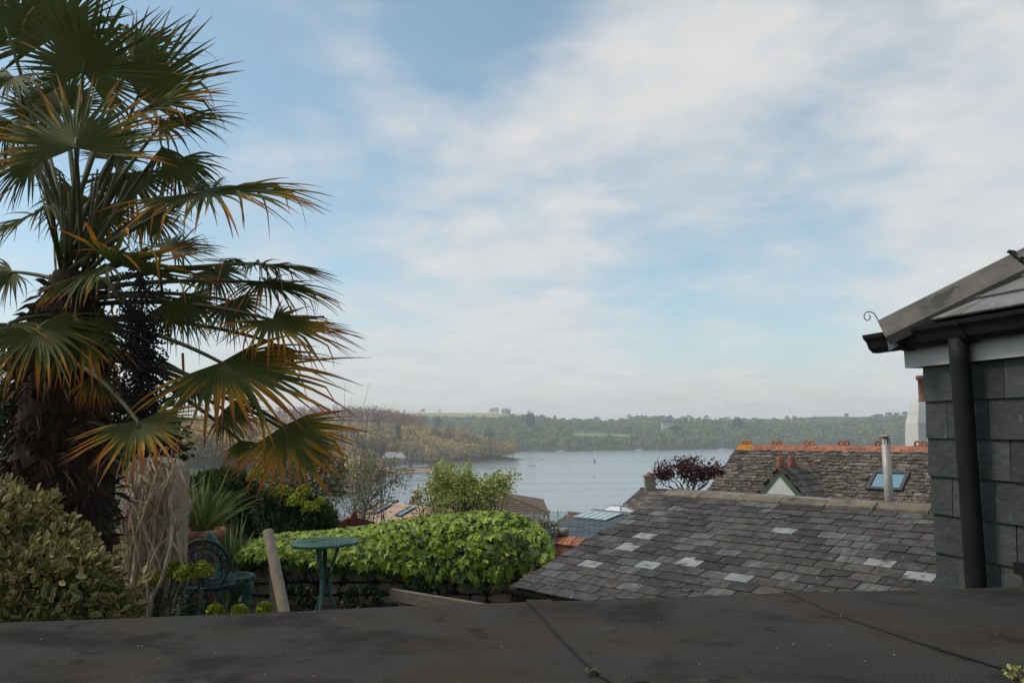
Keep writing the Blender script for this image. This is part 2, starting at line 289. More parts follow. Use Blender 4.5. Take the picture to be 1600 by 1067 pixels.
class MB:
    def __init__(s): s.v = []; s.f = []; s.a = []
    def add(s, vs, fs, a=0.):
        o = len(s.v); s.v += [tuple(x) for x in vs]; s.f += [tuple(i + o for i in q) for q in fs]
        s.a += list(a) if hasattr(a, '__len__') else [a] * len(vs)
        return s
    def obox(s, o, ax, ay, az, a=0.):
        o, ax, ay, az = Vector(o), Vector(ax), Vector(ay), Vector(az)
        vs = [o, o + ax, o + ax + ay, o + ay, o + az, o + ax + az, o + ax + ay + az, o + ay + az]
        fs = [(0, 3, 2, 1), (4, 5, 6, 7), (0, 1, 5, 4), (1, 2, 6, 5), (2, 3, 7, 6), (3, 0, 4, 7)]
        if ax.cross(ay).dot(az) < 0: fs = [q[::-1] for q in fs]
        return s.add(vs, fs, a)
    def box(s, c, sx, sy, sz, a=0.):
        return s.obox(Vector(c) - Vector((sx / 2, sy / 2, sz / 2)), (sx, 0, 0), (0, sy, 0), (0, 0, sz), a)
    def prism(s, poly, vec, a=0.):
        n = len(poly); poly = [Vector(p) for p in poly]; vec = Vector(vec)
        vs = poly + [p + vec for p in poly]
        nn = Vector((0, 0, 0))
        for i in range(n): nn += poly[i].cross(poly[(i + 1) % n])
        fs = [tuple(range(n))[::-1], tuple(range(n, 2 * n))] + [(i, (i + 1) % n, n + (i + 1) % n, n + i) for i in range(n)]
        if nn.dot(vec) < 0: fs = [q[::-1] for q in fs]
        return s.add(vs, fs, a)
    def tube(s, pts, rad, n=8, a=0., cap=True, closed=False):
        pts = [Vector(p) for p in pts]; m = len(pts)
        rad = rad if hasattr(rad, '__len__') else [rad] * m
        vs = []; fs = []; ref = None
        for i in range(m):
            if closed: t = pts[(i + 1) % m] - pts[i - 1]
            else: t = pts[min(i + 1, m - 1)] - pts[max(i - 1, 0)]
            if t.length < 1e-9: t = Vector((0, 0, 1))
            t.normalize()
            if ref is None:
                ref = t.orthogonal().normalized()
            ref = (ref - t * ref.dot(t))
            ref = ref.normalized() if ref.length > 1e-6 else t.orthogonal().normalized()
            b = t.cross(ref)
            for k in range(n):
                c = 2 * math.pi * k / n
                vs.append(pts[i] + (ref * math.cos(c) + b * math.sin(c)) * rad[i])
        for i in range(m if closed else m - 1):
            j = (i + 1) % m
            for k in range(n):
                k2 = (k + 1) % n
                fs.append((i * n + k, i * n + k2, j * n + k2, j * n + k))
        if cap and not closed:
            fs.append(tuple(range(n))[::-1]); fs.append(tuple(range((m - 1) * n, m * n)))
        return s.add(vs, fs, a)
    def lathe(s, c, prof, n=16, a=0., axis=None):
        c = Vector(c); vs = []; fs = []; m = len(prof)
        q = Vector((0, 0, 1)).rotation_difference(Vector(axis)).to_matrix() if axis is not None else Matrix.Identity(3)
        for r, z in prof:
            for k in range(n):
                t = 2 * math.pi * k / n
                vs.append(c + q @ Vector((r * math.cos(t), r * math.sin(t), z)))
        for i in range(m - 1):
            for k in range(n):
                k2 = (k + 1) % n
                fs.append((i * n + k, i * n + k2, (i + 1) * n + k2, (i + 1) * n + k))
        if prof[0][0] > 1e-5: fs.append(tuple(range(n))[::-1])
        if prof[-1][0] > 1e-5: fs.append(tuple(range((m - 1) * n, m * n)))
        return s.add(vs, fs, a)
    def mesh(s, name, mat, off=Vector((0, 0, 0)), smooth=False, attr='rnd'):
        me = bpy.data.meshes.new(name)
        me.from_pydata([(x - off.x, y - off.y, z - off.z) for x, y, z in s.v], [], s.f)
        me.materials.append(MATS[mat])
        if any(s.a):
            at = me.attributes.new(attr, 'FLOAT', 'POINT'); at.data.foreach_set('value', s.a)
        if smooth: me.polygons.foreach_set('use_smooth', [True] * len(me.polygons))
        me.update(); return me
    def build(s, name, mat, parent=None, smooth=False, attr='rnd', at=None):
        at = Vector(at) if at is not None else (wl(parent) if parent else Vector((0, 0, 0)))
        return link(name, s.mesh(name, mat, at, smooth, attr), parent, at)

def npmesh(name, verts, k, mat, off=(0, 0, 0), rnd=None, attr='rnd', faces=None, smooth=False):
    """verts (n*k,3) float; every face has k verts in order, or 'faces' (m,q) gives indices."""
    verts = np.asarray(verts, dtype=np.float32) - np.asarray(off, dtype=np.float32)
    me = bpy.data.meshes.new(name); nv = len(verts)
    if faces is None: faces = np.arange(nv).reshape(-1, k)
    faces = np.asarray(faces, dtype=np.int32); nf, q = faces.shape
    me.vertices.add(nv); me.vertices.foreach_set('co', verts.ravel())
    me.loops.add(nf * q); me.loops.foreach_set('vertex_index', faces.ravel())
    me.polygons.add(nf); me.polygons.foreach_set('loop_start', np.arange(0, nf * q, q, dtype=np.int32))
    if smooth: me.polygons.foreach_set('use_smooth', np.ones(nf, dtype=bool))
    if rnd is not None:
        at = me.attributes.new(attr, 'FLOAT', 'POINT'); at.data.foreach_set('value', np.asarray(rnd, dtype=np.float32))
    me.materials.append(MATS[mat]); me.update(calc_edges=True); me.validate()
    return me
def nrmz(a):
    return a / np.maximum(np.linalg.norm(a, axis=1, keepdims=True), 1e-9)
def leaves(tv, tf, pos, axis, nrm, size, rnd, trnd=None):
    """place template leaves: tv (k,3): x across, y along axis, z along normal. -> verts, faces, rnd"""
    tv = np.asarray(tv, float); tf = np.asarray(tf, int); n = len(pos); k = len(tv)
    y = nrmz(axis); z = nrmz(nrm - y * (nrm * y).sum(1, keepdims=True)); x = np.cross(y, z)
    s = np.asarray(size).reshape(-1, 1, 1)
    v = pos[:, None, :] + s * (tv[None, :, 0:1] * x[:, None, :] + tv[None, :, 1:2] * y[:, None, :] + tv[None, :, 2:3] * z[:, None, :])
    f = (tf[None] + (np.arange(n) * k)[:, None, None]).reshape(-1, tf.shape[1])
    r = np.repeat(np.asarray(rnd), k)
    if trnd is not None: r = np.clip(r + np.tile(trnd, n), 0, 1)
    return v.reshape(-1, 3), f, r
def rsph(n): return nrmz(RNG.normal(size=(n, 3)))
T_DIAMOND = (np.array([(0, 0, 0), (.28, .45, .05), (0, 1, 0), (-.28, .45, .05)]), np.array([(0, 1, 2, 3)]))
T_FOLD = (np.array([(0, 0, 0), (.26, .35, .09), (.20, .72, .07), (0, 1, -.06), (-.20, .72, .07), (-.26, .35, .09), (0, .5, -.0)]),
          np.array([(0, 1, 6), (1, 2, 6), (2, 3, 6), (3, 4, 6), (4, 5, 6), (5, 0, 6)]))
_iv = [(0, 0, 0), (.22, -.12, -.02), (.50, .10, -.06), (.30, .30, .02), (.52, .58, -.06), (.20, .58, .02), (0, 1.08, -.1), (-.20, .58, .02), (-.52, .58, -.06), (-.30, .30, .02), (-.50, .10, -.06), (-.22, -.12, -.02), (0, .35, .05)]
T_IVY = (np.array(_iv), np.array([(i, (i + 1) % 12, 12) for i in range(12)]))
_vl = [(0, 0, 0), (.16, .22, .03), (.25, .52, .04), (.16, .82, .02), (0, 1, -.05), (-.16, .82, .02), (-.25, .52, .04), (-.16, .22, .03), (0, .2, .0), (.12, .5, .015), (0, .8, -.01), (-.12, .5, .015)]
T_VAR = (np.array(_vl), np.array([(0, 1, 8), (1, 2, 9), (1, 9, 8), (2, 3, 10), (2, 10, 9), (3, 4, 10), (4, 5, 10), (5, 6, 11), (5, 11, 10), (6, 7, 8), (6, 8, 11), (7, 0, 8), (8, 9, 10), (8, 10, 11)]))
VAR_RND = np.array([.1] * 1 + [.42] * 7 + [0, 0, 0, 0])

def grow(p, d, L, r, depth, segs, tips, spread=.7, wob=.18, up=.15, ratio=.72, kids=(2, 3), steps=4):
    p = Vector(p); d = Vector(d).normalized(); pts = [p.copy()]; rr = [r]
    for i in range(steps):
        d = (d + Vector((random.gauss(0, wob), random.gauss(0, wob), random.gauss(0, wob) + up * .3))).normalized()
        p = p + d * (L / steps); pts.append(p.copy()); rr.append(r * (1 - .38 * (i + 1) / steps))
        if depth <= 1: tips.append((p.copy(), d.copy()))
    segs.append((pts, rr))
    if depth > 0:
        for k in range(random.randint(*kids)):
            q = random.choice(pts[max(1, steps // 2):]) if k else pts[-1]
            dd = (d + Vector((random.gauss(0, spread), random.gauss(0, spread), random.gauss(0, spread) + up))).normalized()
            grow(q, dd, L * ratio * random.uniform(.75, 1.15), rr[-1] * .8, depth - 1, segs, tips, spread, wob, up, ratio, kids, steps)

# ------------------------------------------------------------------ ground sheet, river, fields
def poly_sd(x, y, poly):
    """signed distance, positive inside"""
    x = np.asarray(x, float); y = np.asarray(y, float)
    d = np.full(x.shape, 1e12); ins = np.zeros(x.shape, bool); n = len(poly)
    for i in range(n):
        ax, ay = poly[i]; bx, by = poly[(i + 1) % n]
        ex, ey = bx - ax, by - ay; t = np.clip(((x - ax) * ex + (y - ay) * ey) / (ex * ex + ey * ey), 0, 1)
        d = np.minimum(d, (x - ax - t * ex) ** 2 + (y - ay - t * ey) ** 2)
        c = ((ay > y) != (by > y)) & (x < (bx - ax) * (y - ay) / ((by - ay) if by != ay else 1e-9) + ax)
        ins ^= c
    d = np.sqrt(d); return np.where(ins, d, -d)
def gxy(px, py): g = G(px, py, 0.); return (g.x, g.y)
HEAD = [(-75, 130), gxy(560, 772), gxy(598, 745), gxy(650, 738), gxy(720, 727), gxy(790, 721), gxy(816, 717.5), (9, 650), (-8, 700), (-80, 770), (-420, 800), (-900, 700), (-900, 130)]
FAR = [(-2600, 1150), (-500, 1000), gxy(560, 705.5), gxy(760, 706), gxy(900, 705), gxy(1000, 704), gxy(1080, 702.5), gxy(1150, 701), gxy(1400, 698), (1500, 900), (2600, 800), (2600, 2700), (-2600, 2700)]
def ground_h(x, y):
    x = np.asarray(x, float); y = np.asarray(y, float)
    h = np.interp(y, [-3000, -60, 9.6, 9.9, 14, 25, 60, 110, 138, 150], [60, 24.2, 23.18, 21.8, 20.8, 18.5, 10, 2.5, -.5, -3])
    dh = poly_sd(x, y, HEAD)
    hh = np.interp(dh, [-12, 0, 8, 18, 42, 85, 150, 260, 500], [-3, 0, .9, 3.2, 10, 15, 20, 25, 30])
    df = poly_sd(x, y, FAR)
    hf = np.interp(df, [-12, 0, 6, 20, 120, 300, 600, 1100, 1700], [-3, 0, .8, 2, 12, 25, 33, 42, 40])
    hf = np.where(df > 0, hf + np.clip(df / 300, 0, 1) * (4 * np.sin(x / 95.) * np.cos(y / 130.) + 3 * np.sin(x / 41. + 1)), hf)
    hf = hf + 27 * np.exp(-(((x + 120) / 165) ** 2 + ((y - 1500) / 260) ** 2)) * (df > 0) + 6 * np.exp(-(((x - 560) / 130) ** 2 + ((y - 1350) / 200) ** 2)) * (df > 0)
    return np.maximum(np.maximum(h, np.maximum(hh, hf)), -3)
def gh(x, y): return float(ground_h(np.array([x]), np.array([y]))[0])
az = np.unique(np.concatenate([np.linspace(-180, -50, 14), np.linspace(-50, 45, 260), np.linspace(45, 180, 14)]))
rd = np.concatenate([np.linspace(.5, 14, 60), np.geomspace(14.5, 2600, 230)])
A_, R_ = np.meshgrid(np.radians(az), rd, indexing='ij')
gx, gy = np.sin(A_) * R_, np.cos(A_) * R_
gz = ground_h(gx, gy)
vid = np.arange(gx.size).reshape(gx.shape)
gf = np.stack([vid[:-1, :-1], vid[:-1, 1:], vid[1:, 1:], vid[1:, :-1]], -1).reshape(-1, 4)
me = npmesh('ground', np.stack([gx, gy, gz], -1).reshape(-1, 3), 4, 'ground', faces=gf[:, ::-1], smooth=True)
tag(link('ground', me), 'sloping hillside, headland and far hills', kind='structure')
w = MB(); w.add([(-2500, 60, 0), (2500, 60, 0), (2500, 2300, 0), (-2500, 2300, 0)], [(0, 1, 2, 3)])
tag(w.build('river', 'water'), 'pale grey blue river', kind='structure')
def drape(name, mat, poly, res, lift, label):
    xs = [p[0] for p in poly]; ys = [p[1] for p in poly]
    X, Y = np.meshgrid(np.linspace(min(xs), max(xs), res), np.linspace(min(ys), max(ys), res), indexing='ij')
    sd = poly_sd(X, Y, poly); Z = ground_h(X, Y) + lift; idx = np.arange(X.size).reshape(X.shape)
    ok = (sd[:-1, :-1] > 0) | (sd[1:, 1:] > 0)
    f = np.stack([idx[:-1, :-1], idx[1:, :-1], idx[1:, 1:], idx[:-1, 1:]], -1)[ok]
    me = npmesh(name, np.stack([X, Y, Z], -1).reshape(-1, 3), 4, mat, faces=f, smooth=True)
    return tag(link(name, me), label, kind='structure')
FIELD1 = [(-230, 1330), (0, 1330), (15, 1440), (15, 1600), (-260, 1600)]
FIELD2 = [(75, 990), (165, 1000), (150, 1070), (82, 1062)]
drape('stubble_field', 'stubble_field', FIELD1, 50, .5, 'pale straw coloured field on the hilltop')
drape('grass_field', 'grass_field', FIELD2, 40, .5, 'small green field between the far woods')
BE = [gxy(540, 775), gxy(598, 746), gxy(650, 739), gxy(720, 728), gxy(800, 720.5), gxy(817, 717.6), gxy(800, 719.2), gxy(740, 723.5), gxy(700, 726.5), gxy(672, 730), gxy(640, 732), gxy(590, 734), gxy(540, 745)]
drape('beach', 'beach', BE, 90, .25, 'brown shingle beach along the wooded headland')

# ------------------------------------------------------------------ far woods and trees
def crown_cloud(c, rx, ry, rz, n, q, rnd, jit=.14, flat=.0, lumps=7):
    """n leaf-clump quads through crowns at c (m,3) with radii; returns verts (.,3) and rnd per vert"""
    m = len(c)
    d = rsph(m * n).reshape(m, n, 3); d[..., 2] = np.where(d[..., 2] < -.45, -d[..., 2], d[..., 2])
    ld = rsph(m * lumps).reshape(m, lumps, 3); ld[..., 2] = np.abs(ld[..., 2])
    lump = np.max(np.einsum('mnk,mlk->mnl', d, ld), 2)                 # close to 1 on a lump
    rad = (.66 + .34 * np.clip((lump - .6) / .4, 0, 1)) * RNG.uniform(.70, 1.04, (m, n))
    sc = np.stack([rx, ry, rz], -1)[:, None, :]
    p = c[:, None, :] + d * rad[..., None] * sc
    nr = nrmz((d / sc * sc.min() + RNG.normal(0, .45, (m, n, 3))).reshape(-1, 3))
    ax = rsph(m * n); ax = nrmz(ax - nr * (ax * nr).sum(1, keepdims=True)); bx = np.cross(nr, ax)
    s = (np.asarray(q).reshape(-1, 1) * RNG.uniform(.55, 1.25, (m, n))).reshape(-1, 1)
    p = p.reshape(-1, 3); k = RNG.uniform(.6, 1, (m * n, 1))
    v = np.stack([p + ax * s, p + bx * s * k, p - ax * s * .9, p - bx * s * k], 1).reshape(-1, 3)
    r = np.clip(np.asarray(rnd).reshape(-1, 1) + RNG.normal(0, jit, (m, n)), .001, 1)
    return v, np.repeat(r.reshape(-1), 4)

def wood(name, label, mat, xy, hgt, wid, n, q, rnd, base=.30, jit=.1):
    z = ground_h(xy[:, 0], xy[:, 1])
    c = np.stack([xy[:, 0], xy[:, 1], z + hgt * (base + (1 - base) / 2)], -1)
    v, r = crown_cloud(c, wid, wid * RNG.uniform(.85, 1.15, len(xy)), hgt * (1 - base) / 2, n, q, rnd, jit)
    m = MB()
    for i in range(len(xy)):                        # a bole under every crown
        x, y = xy[i]; t = .018 * hgt[i]; h1 = hgt[i] * .6
        m.add([(x - t, y - t, z[i] - .5), (x + t, y - t, z[i] - .5), (x, y + t, z[i] - .5), (x, y, z[i] + h1)], [(0, 1, 3), (1, 2, 3), (2, 0, 3)], .001)
    vv = np.concatenate([v, np.array(m.v)]); ff = np.arange(len(v)).reshape(-1, 4)
    tri = np.array(m.f) + len(v); tri = np.concatenate([tri, tri[:, :1]], 1)
    # triangles written as their own mesh faces
    me = bpy.data.meshes.new(name)
    nq, ntr = len(ff), len(tri)
    me.vertices.add(len(vv)); me.vertices.foreach_set('co', vv.astype(np.float32).ravel())
    me.loops.add(nq * 4 + ntr * 3); me.loops.foreach_set('vertex_index', np.concatenate([ff.ravel(), tri[:, :3].ravel()]).astype(np.int32))
    me.polygons.add(nq + ntr); me.polygons.foreach_set('loop_start', np.concatenate([np.arange(nq) * 4, nq * 4 + np.arange(ntr) * 3]).astype(np.int32))
    at = me.attributes.new('rnd', 'FLOAT', 'POINT'); at.data.foreach_set('value', np.concatenate([r, np.full(len(m.v), .001)]).astype(np.float32))
    me.materials.append(MATS[mat]); me.update(calc_edges=True); me.validate()
    return tag(link(name, me), label, kind='stuff')

def scatter(poly_x, poly_y, dist, ok):
    """jittered grid of points"""
    xs = np.arange(poly_x[0], poly_x[1], dist); ys = np.arange(poly_y[0], poly_y[1], dist)
    X, Y = np.meshgrid(xs, ys); p = np.stack([X.ravel(), Y.ravel()], -1) + RNG.uniform(-.45, .45, (X.size, 2)) * dist
    return p[ok(p[:, 0], p[:, 1])]
def nz2(x, y, s, o=0.):
    return np.array([mnoise.noise((a * s + o, b * s, 3.3)) for a, b in zip(x, y)])
def ok_far(x, y):
    d = poly_sd(x, y, FAR)
    k = (d > 2) & (d < 620) & (x > -.17 * y - 40) & (x < .56 * y + 30)
    k &= (poly_sd(x, y, FIELD1) < -6) & (poly_sd(x, y, FIELD2) < -4)
    # the hill below the straw field stays wooded, the slope in front of the green field keeps low
    k &= ~((poly_sd(x, y, [(p[0], p[1]) for p in ((65, 900), (160, 910), (165, 1000), (70, 990))]) > 0) & (d > 55))
    return k
xy = scatter((-420, 900), (830, 1750), 10.5, ok_far)
pn = nz2(xy[:, 0], xy[:, 1], .008); pn2 = nz2(xy[:, 0], xy[:, 1], .03, 9)
dd = poly_sd(xy[:, 0], xy[:, 1], FAR)
ht = np.where(dd < 40, RNG.uniform(9, 14, len(xy)), RNG.uniform(8, 15, len(xy)))
zz_ = ground_h(xy[:, 0], xy[:, 1]) + ht - CAMZ; pxx = 800 + FPX * xy[:, 0] / xy[:, 1]; pyy = 669 - (pxx - 800) * .0105 - FPX * zz_ / xy[:, 1]
skl = np.interp(pxx, [600, 650, 790, 815, 830, 900, 960, 1000, 1060, 1150, 1300, 1420, 1500], [656, 655, 653, 648, 653, 657, 658, 651, 656, 657, 654, 652, 652])
keep = ((pn + pn2 * .5 > -.33) | (dd < 60)) & (pyy > skl + RNG.normal(-1, 3, len(xy)))
ht = ht[keep]
xy, pn, pn2, dd = xy[keep], pn[keep], pn2[keep], dd[keep]
wd = ht * RNG.uniform(.34, .5, len(xy))
rn = np.clip(.36 + pn * .75 + RNG.normal(0, .22, len(xy)), .02, .98)
wood('far_wood', 'hazy grey green woods along the far shore', 'wood_crown', xy, ht, wd, 62, 1.5, rn, .05)

def ok_head(x, y):
    d = poly_sd(x, y, HEAD)
    yard = poly_sd(x, y, [(-.193 * 425, 425), (-.098 * 440, 440), (-.098 * 494, 494), (-.193 * 494, 494)])
    return (d > np.where(x > -.05 * y, 1.5, 4.)) & (d < 210) & (x > -.60 * y) & (yard < -1) & (y > 300)
xy = scatter((-420, 60), (300, 800), 8.5, ok_head)
dd = poly_sd(xy[:, 0], xy[:, 1], HEAD); pn = nz2(xy[:, 0], xy[:, 1], .02)
ht = RNG.uniform(11.5, 15.5, len(xy)); wd = ht * RNG.uniform(.40, .54, len(xy))
rn = np.clip(.36 + pn * .6 + RNG.normal(0, .22, len(xy)), .02, 1)
wood('headland_wood', 'budding brown and olive wood on the headland', 'headland_crown', xy, ht, wd, 330, .80, rn, .0, .08)

a, b = P(430, 640, 690), P(652, 650, 640)
px_ = []
for i in range(420):
    t = random.random(); px_.append((a.x + (b.x - a.x) * t + random.uniform(-8, 4), a.y + (b.y - a.y) * t + random.uniform(0, 70)))
xy = np.array(px_)
top = np.array([P(800 + FPX * x / y, 634 + 14 * max(0, min(1, (800 + FPX * x / y - 585) / 70)), y).z for x, y in xy])
ht = np.clip(top - ground_h(xy[:, 0], xy[:, 1]) + RNG.normal(0, 1.2, len(xy)), 10, 34)
wood('poplar_wood', 'bare reddish pink poplar plantation above the headland', 'poplar_crown', xy, ht, ht * .10, 70, .55, RNG.uniform(.2, .9, len(xy)), .15)

def far_tree(name, label, cat, px, py_top, D, h, w_, mat, group=None, n=500, q=.4, base=.3, trunk=True):
    t = P(px, py_top, D); g = gh(t.x, t.y); h = max(h, t.z - g)
    if D < 800: base = .06
    if D > 1300: base = .08
    b = V(t.x, t.y, t.z - h)
    r = thing(name, label, cat, (b.x, b.y, min(b.z, g) - .3), group)
    v, rr = crown_cloud(np.array([[t.x, t.y, t.z - h * (1 - base) / 2]]), np.array([w_ / 2]), np.array([w_ / 2]), np.array([h * (1 - base) / 2]), n, np.array([q]), np.array([.5]), .25, lumps=9)
    link('crown', npmesh('crown', v, 4, mat, tuple(WLOC[r.name]), rr), r, WLOC[r.name])
    MB().tube([WLOC[r.name], b + V(0, 0, h * .4), t - V(0, 0, h * .15)], [h * .03, h * .022, h * .006], 6).build('trunk', 'bark', r)
    return r
GH = 'single dark trees rising over the headland wood'
far_tree('evergreen_tree', 'dark evergreen tree rising at the foot of the pink poplars', 'tree', 591, 644, 560, 11, 13, 'evergreen_crown', GH)
far_tree('evergreen_tree', 'small dark conifer in front of the pink poplars', 'tree', 622, 657, 520, 9, 5, 'evergreen_crown', GH)
far_tree('evergreen_tree', 'dark evergreen beside the yellow green tree on the headland', 'tree', 682, 664, 585, 10, 11, 'evergreen_crown', GH)
far_tree('gorse_tree', 'yellow green tree on top of the wooded headland', 'tree', 703, 660, 595, 10, 12, 'gorse_crown', GH)
far_tree('evergreen_tree', 'dark evergreen right of the yellow green tree, towards the point', 'tree', 765, 667, 615, 9, 11, 'evergreen_crown', GH)
far_tree('gorse_tree', 'small yellow bush over the trees of the point', 'tree', 727, 674, 600, 6, 8, 'gorse_crown', GH)
far_tree('evergreen_tree', 'round dark tree below the straw coloured field', 'tree', 684, 647, 900, 18, 12, 'evergreen_crown', GH, q=.7)
GF = 'trees standing out on the far hills'
far_tree('pine_tree', 'tall dark pine standing above the far wood, right of the straw field', 'tree', 829, 641, 980, 34, 16, 'evergreen_crown', GF, 600, .8, .15)
far_tree('hilltop_tree', 'left of two bare trees beside the straw field on the skyline', 'tree', 769, 636, 1390, 15, 13, 'wood_crown', GF, 300, .6, .2)
far_tree('hilltop_tree', 'right of two bare trees beside the straw field on the skyline', 'tree', 776, 636, 1390, 15, 10, 'wood_crown', GF, 300, .6, .2)
far_tree('hilltop_tree', 'broad bare tree clump at the right end of the straw field', 'tree', 791, 637, 1330, 17, 21, 'wood_crown', GF, 500, .8, .1)
far_tree('hilltop_tree', 'lone small tree on the skyline at the left of the straw field', 'tree', 661, 638, 1480, 9, 9, 'wood_crown', GF, 220, .6, .3)
far_tree('hilltop_tree', 'tiny tree on the skyline above the straw field', 'tree', 687, 640, 1500, 6, 7, 'wood_crown', GF, 160, .5, .3)
far_tree('evergreen_tree', 'big round dark tree below the house on the far hill', 'tree', 1054, 663, 960, 18, 21, 'evergreen_crown', GF, 600, .8, .1)
far_tree('willow_tree', 'pale green round tree by the far waterline', 'tree', 1062, 686, 930, 11, 22, 'gorse_crown', GF, 500, .8, .05)
far_tree('evergreen_tree', 'dark tree on the skyline right of the far house', 'tree', 1068, 649, 1080, 14, 14, 'evergreen_crown', GF, 400, .7, .2)
far_tree('evergreen_tree', 'dark evergreen on the far shore over the terracotta ridge', 'tree', 1152, 653, 1010, 22, 15, 'evergreen_crown', GF, 500, .8, .1)
for i, (x_, y_) in enumerate(((1374, 646), (1389, 643), (1401, 644), (1414, 642))):
    far_tree('pine_tree', ('leftmost', 'second from left', 'third from left', 'rightmost')[i] + ' pine of the skyline row behind the white chimney', 'tree', x_, y_, 1250, 17, 12, 'evergreen_crown', 'skyline pines behind the white chimney', 260, .7, .45)

# the far house among the trees
r = thing('far_house', 'pale house among trees on the far hillside', 'house', P(1043, 664, 1000))
c = WLOC[r.name]
MB().box(c + V(0, 0, -2), 14, 9, 10).build('wall', 'cream_wall', r)
MB().prism([c + V(-7.6, -5, 3), c + V(7.6, -5, 3), c + V(0, -5, 7)], (0, 10, 0)).build('roof', 'grey_roof', r)
for k in (-4, 0, 4):
    MB().box(c + V(k, -4.55, .8), 1.4, .2, 2).build('window', 'sky_glass', r)

# ------------------------------------------------------------------ boats, buoys, boatyard
def yacht(px, py, L, mast, label, hull='hull_white', heading=.3, group='yachts moored on the river', cover=None):
    c = G(px, py, 0.); r = thing('yacht', label, 'boat', c, group)
    d = V(math.cos(heading), math.sin(heading), 0); s_ = V(-d.y, d.x, 0); vs = []; fs = []
    prof = [(-.5, .28), (-.3, .36), (0, .40), (.25, .30), (.42, .14), (.5, .01)]
    B = L * .34
    for t, b_ in prof:
        hh = .9 + .35 * max(0, t)
        for sg, z, k in ((-1, hh, 1), (-1, -.2, .75), (1, -.2, .75), (1, hh, 1)):
            vs.append(c + d * (t * L) + s_ * (sg * b_ * B * k) + V(0, 0, z * L / 8))
    n = len(prof)
    for i in range(n - 1):
        for k in range(4):
            k2 = (k + 1) % 4; fs.append((i * 4 + k, i * 4 + k2, (i + 1) * 4 + k2, (i + 1) * 4 + k))
    fs += [(3, 2, 1, 0), (n * 4 - 4, n * 4 - 3, n * 4 - 2, n * 4 - 1)]
    h = MB().add(vs, fs); h.build('hull', hull, r)
    zz = .9 * L / 8
    m = MB(); m.prism([c + d * (-.22 * L) + s_ * (-.2 * B) + V(0, 0, zz), c + d * (.2 * L) + s_ * (-.14 * B) + V(0, 0, zz), c + d * (.2 * L) + s_ * (.14 * B) + V(0, 0, zz), c + d * (-.22 * L) + s_ * (.2 * B) + V(0, 0, zz)], (0, 0, .55 * L / 8))
    m.build('cabin', cover or 'hull_white', r)
    if mast:
        MB().tube([c + d * (.08 * L) + V(0, 0, zz), c + d * (.07 * L) + V(0, 0, mast)], [.13, .08], 6).build('mast', 'mast', r)
        MB().tube([c + d * (.06 * L) + V(0, 0, zz + .9), c + d * (-.38 * L) + V(0, 0, zz + .8)], .17, 6).build('boom', cover or 'cover_blue', r)
        m = MB()
        for t in (.49, -.48): m.tube([c + d * (t * L) + V(0, 0, zz), c + d * (.07 * L) + V(0, 0, mast * .97)], .022, 3)
        m.build('rigging', 'mast', r)
    return r
yacht(838, 705.6, 8, 12, 'red hulled yacht below the tall pine on the far shore', 'hull_red', .2)
yacht(876, 705.4, 8, 13, 'white yacht close under the far woods, right of the red hulled one', 'hull_white', .1)
yacht(929, 722, 7.5, 10.5, 'white yacht with green cover in mid river', 'hull_white', 1.1, cover='cover_green')
yacht(1028, 729, 8, 13.5, 'tall masted white yacht nearest the maroon tree', 'hull_white', 1.9)
yacht(999, 704.2, 9, 11, 'white yacht by the far waterline above the tall masted one', 'hull_white', .15)
yacht(1129, 703, 9, 10, 'white yacht by the far shore, left of the terracotta roof ridge', 'hull_white', .1)
yacht(1092, 722, 6, 8, 'small white yacht seen above the maroon tree', 'hull_white', 1.2)
yacht(831, 728, 6, 0, 'small white motor boat off the wooded point', 'hull_white', .4, None)
yacht(847, 718.5, 5, 0, 'tiny white motor boat beyond the point', 'hull_white', .1, None)
def buoy(px, py, mat, label, s=.55):
    c = G(px, py, 0.); r = thing('buoy', label, 'buoy', c, 'mooring buoys on the river')
    MB().lathe(c, [(.02, -.4 * s), (.7 * s, -.1 * s), (.8 * s, .25 * s), (.55 * s, .75 * s), (.18 * s, .95 * s), (.14 * s, 1.2 * s), (0, 1.25 * s)], 10).build('float', mat, r, True)
buoy(890, 736.5, 'buoy_orange', 'orange buoy in mid river, left one of a pair')
buoy(910, 736.5, 'hull_white', 'white buoy right of the orange one')
buoy(929, 746, 'buoy_orange', 'orange buoy nearest the shore, below the green covered yacht')
buoy(929, 724.5, 'buoy_orange', 'orange buoy at the stern of the green covered yacht', .8)
buoy(1113, 718.5, 'buoy_red', 'big red buoy beside the terracotta ridged roof', 1.5)
buoy(758, 735, 'hull_white', 'white buoy off the wooded headland beach')
buoy(891, 735.2, 'hull_white', 'small white buoy just behind the orange one in mid river', .35)

yd = P(611, 728, 470); yz = gh(yd.x, yd.y)
r = thing('boat_shed', 'pale grey roofed boat shed on the beach', 'shed', (yd.x, yd.y, yz - .5))
c = V(yd.x, yd.y, G(611, 730, 0).z)
zb = P(611, 731, 470).z; zt = P(611, 716, 470).z; za = P(611, 707.5, 470).z
x0, x1 = P(598, 720, 470).x, P(628, 720, 470).x
MB().obox((x0, 470, min(zb, yz) - .5), (x1 - x0, 0, 0), (0, 18, 0), (0, 0, zt - min(zb, yz) + .5)).build('wall', 'render_wall', r)
m = MB(); m.prism([V(x0 - .8, 469.4, zt - .1), V(x1 + .6, 469.4, zt - .1), V(x1 - 1., 478, za), V(x0 + .5, 478, za)], (0, 0, .3)); m.build('roof', 'grey_roof_pale', r)
MB().prism([V(x1 + .6, 470, zt), V(x1 + .6, 487, zt), V(x1 - 1, 478, za)], (-.3, 0, 0)).build('gable', 'cream_wall', r)
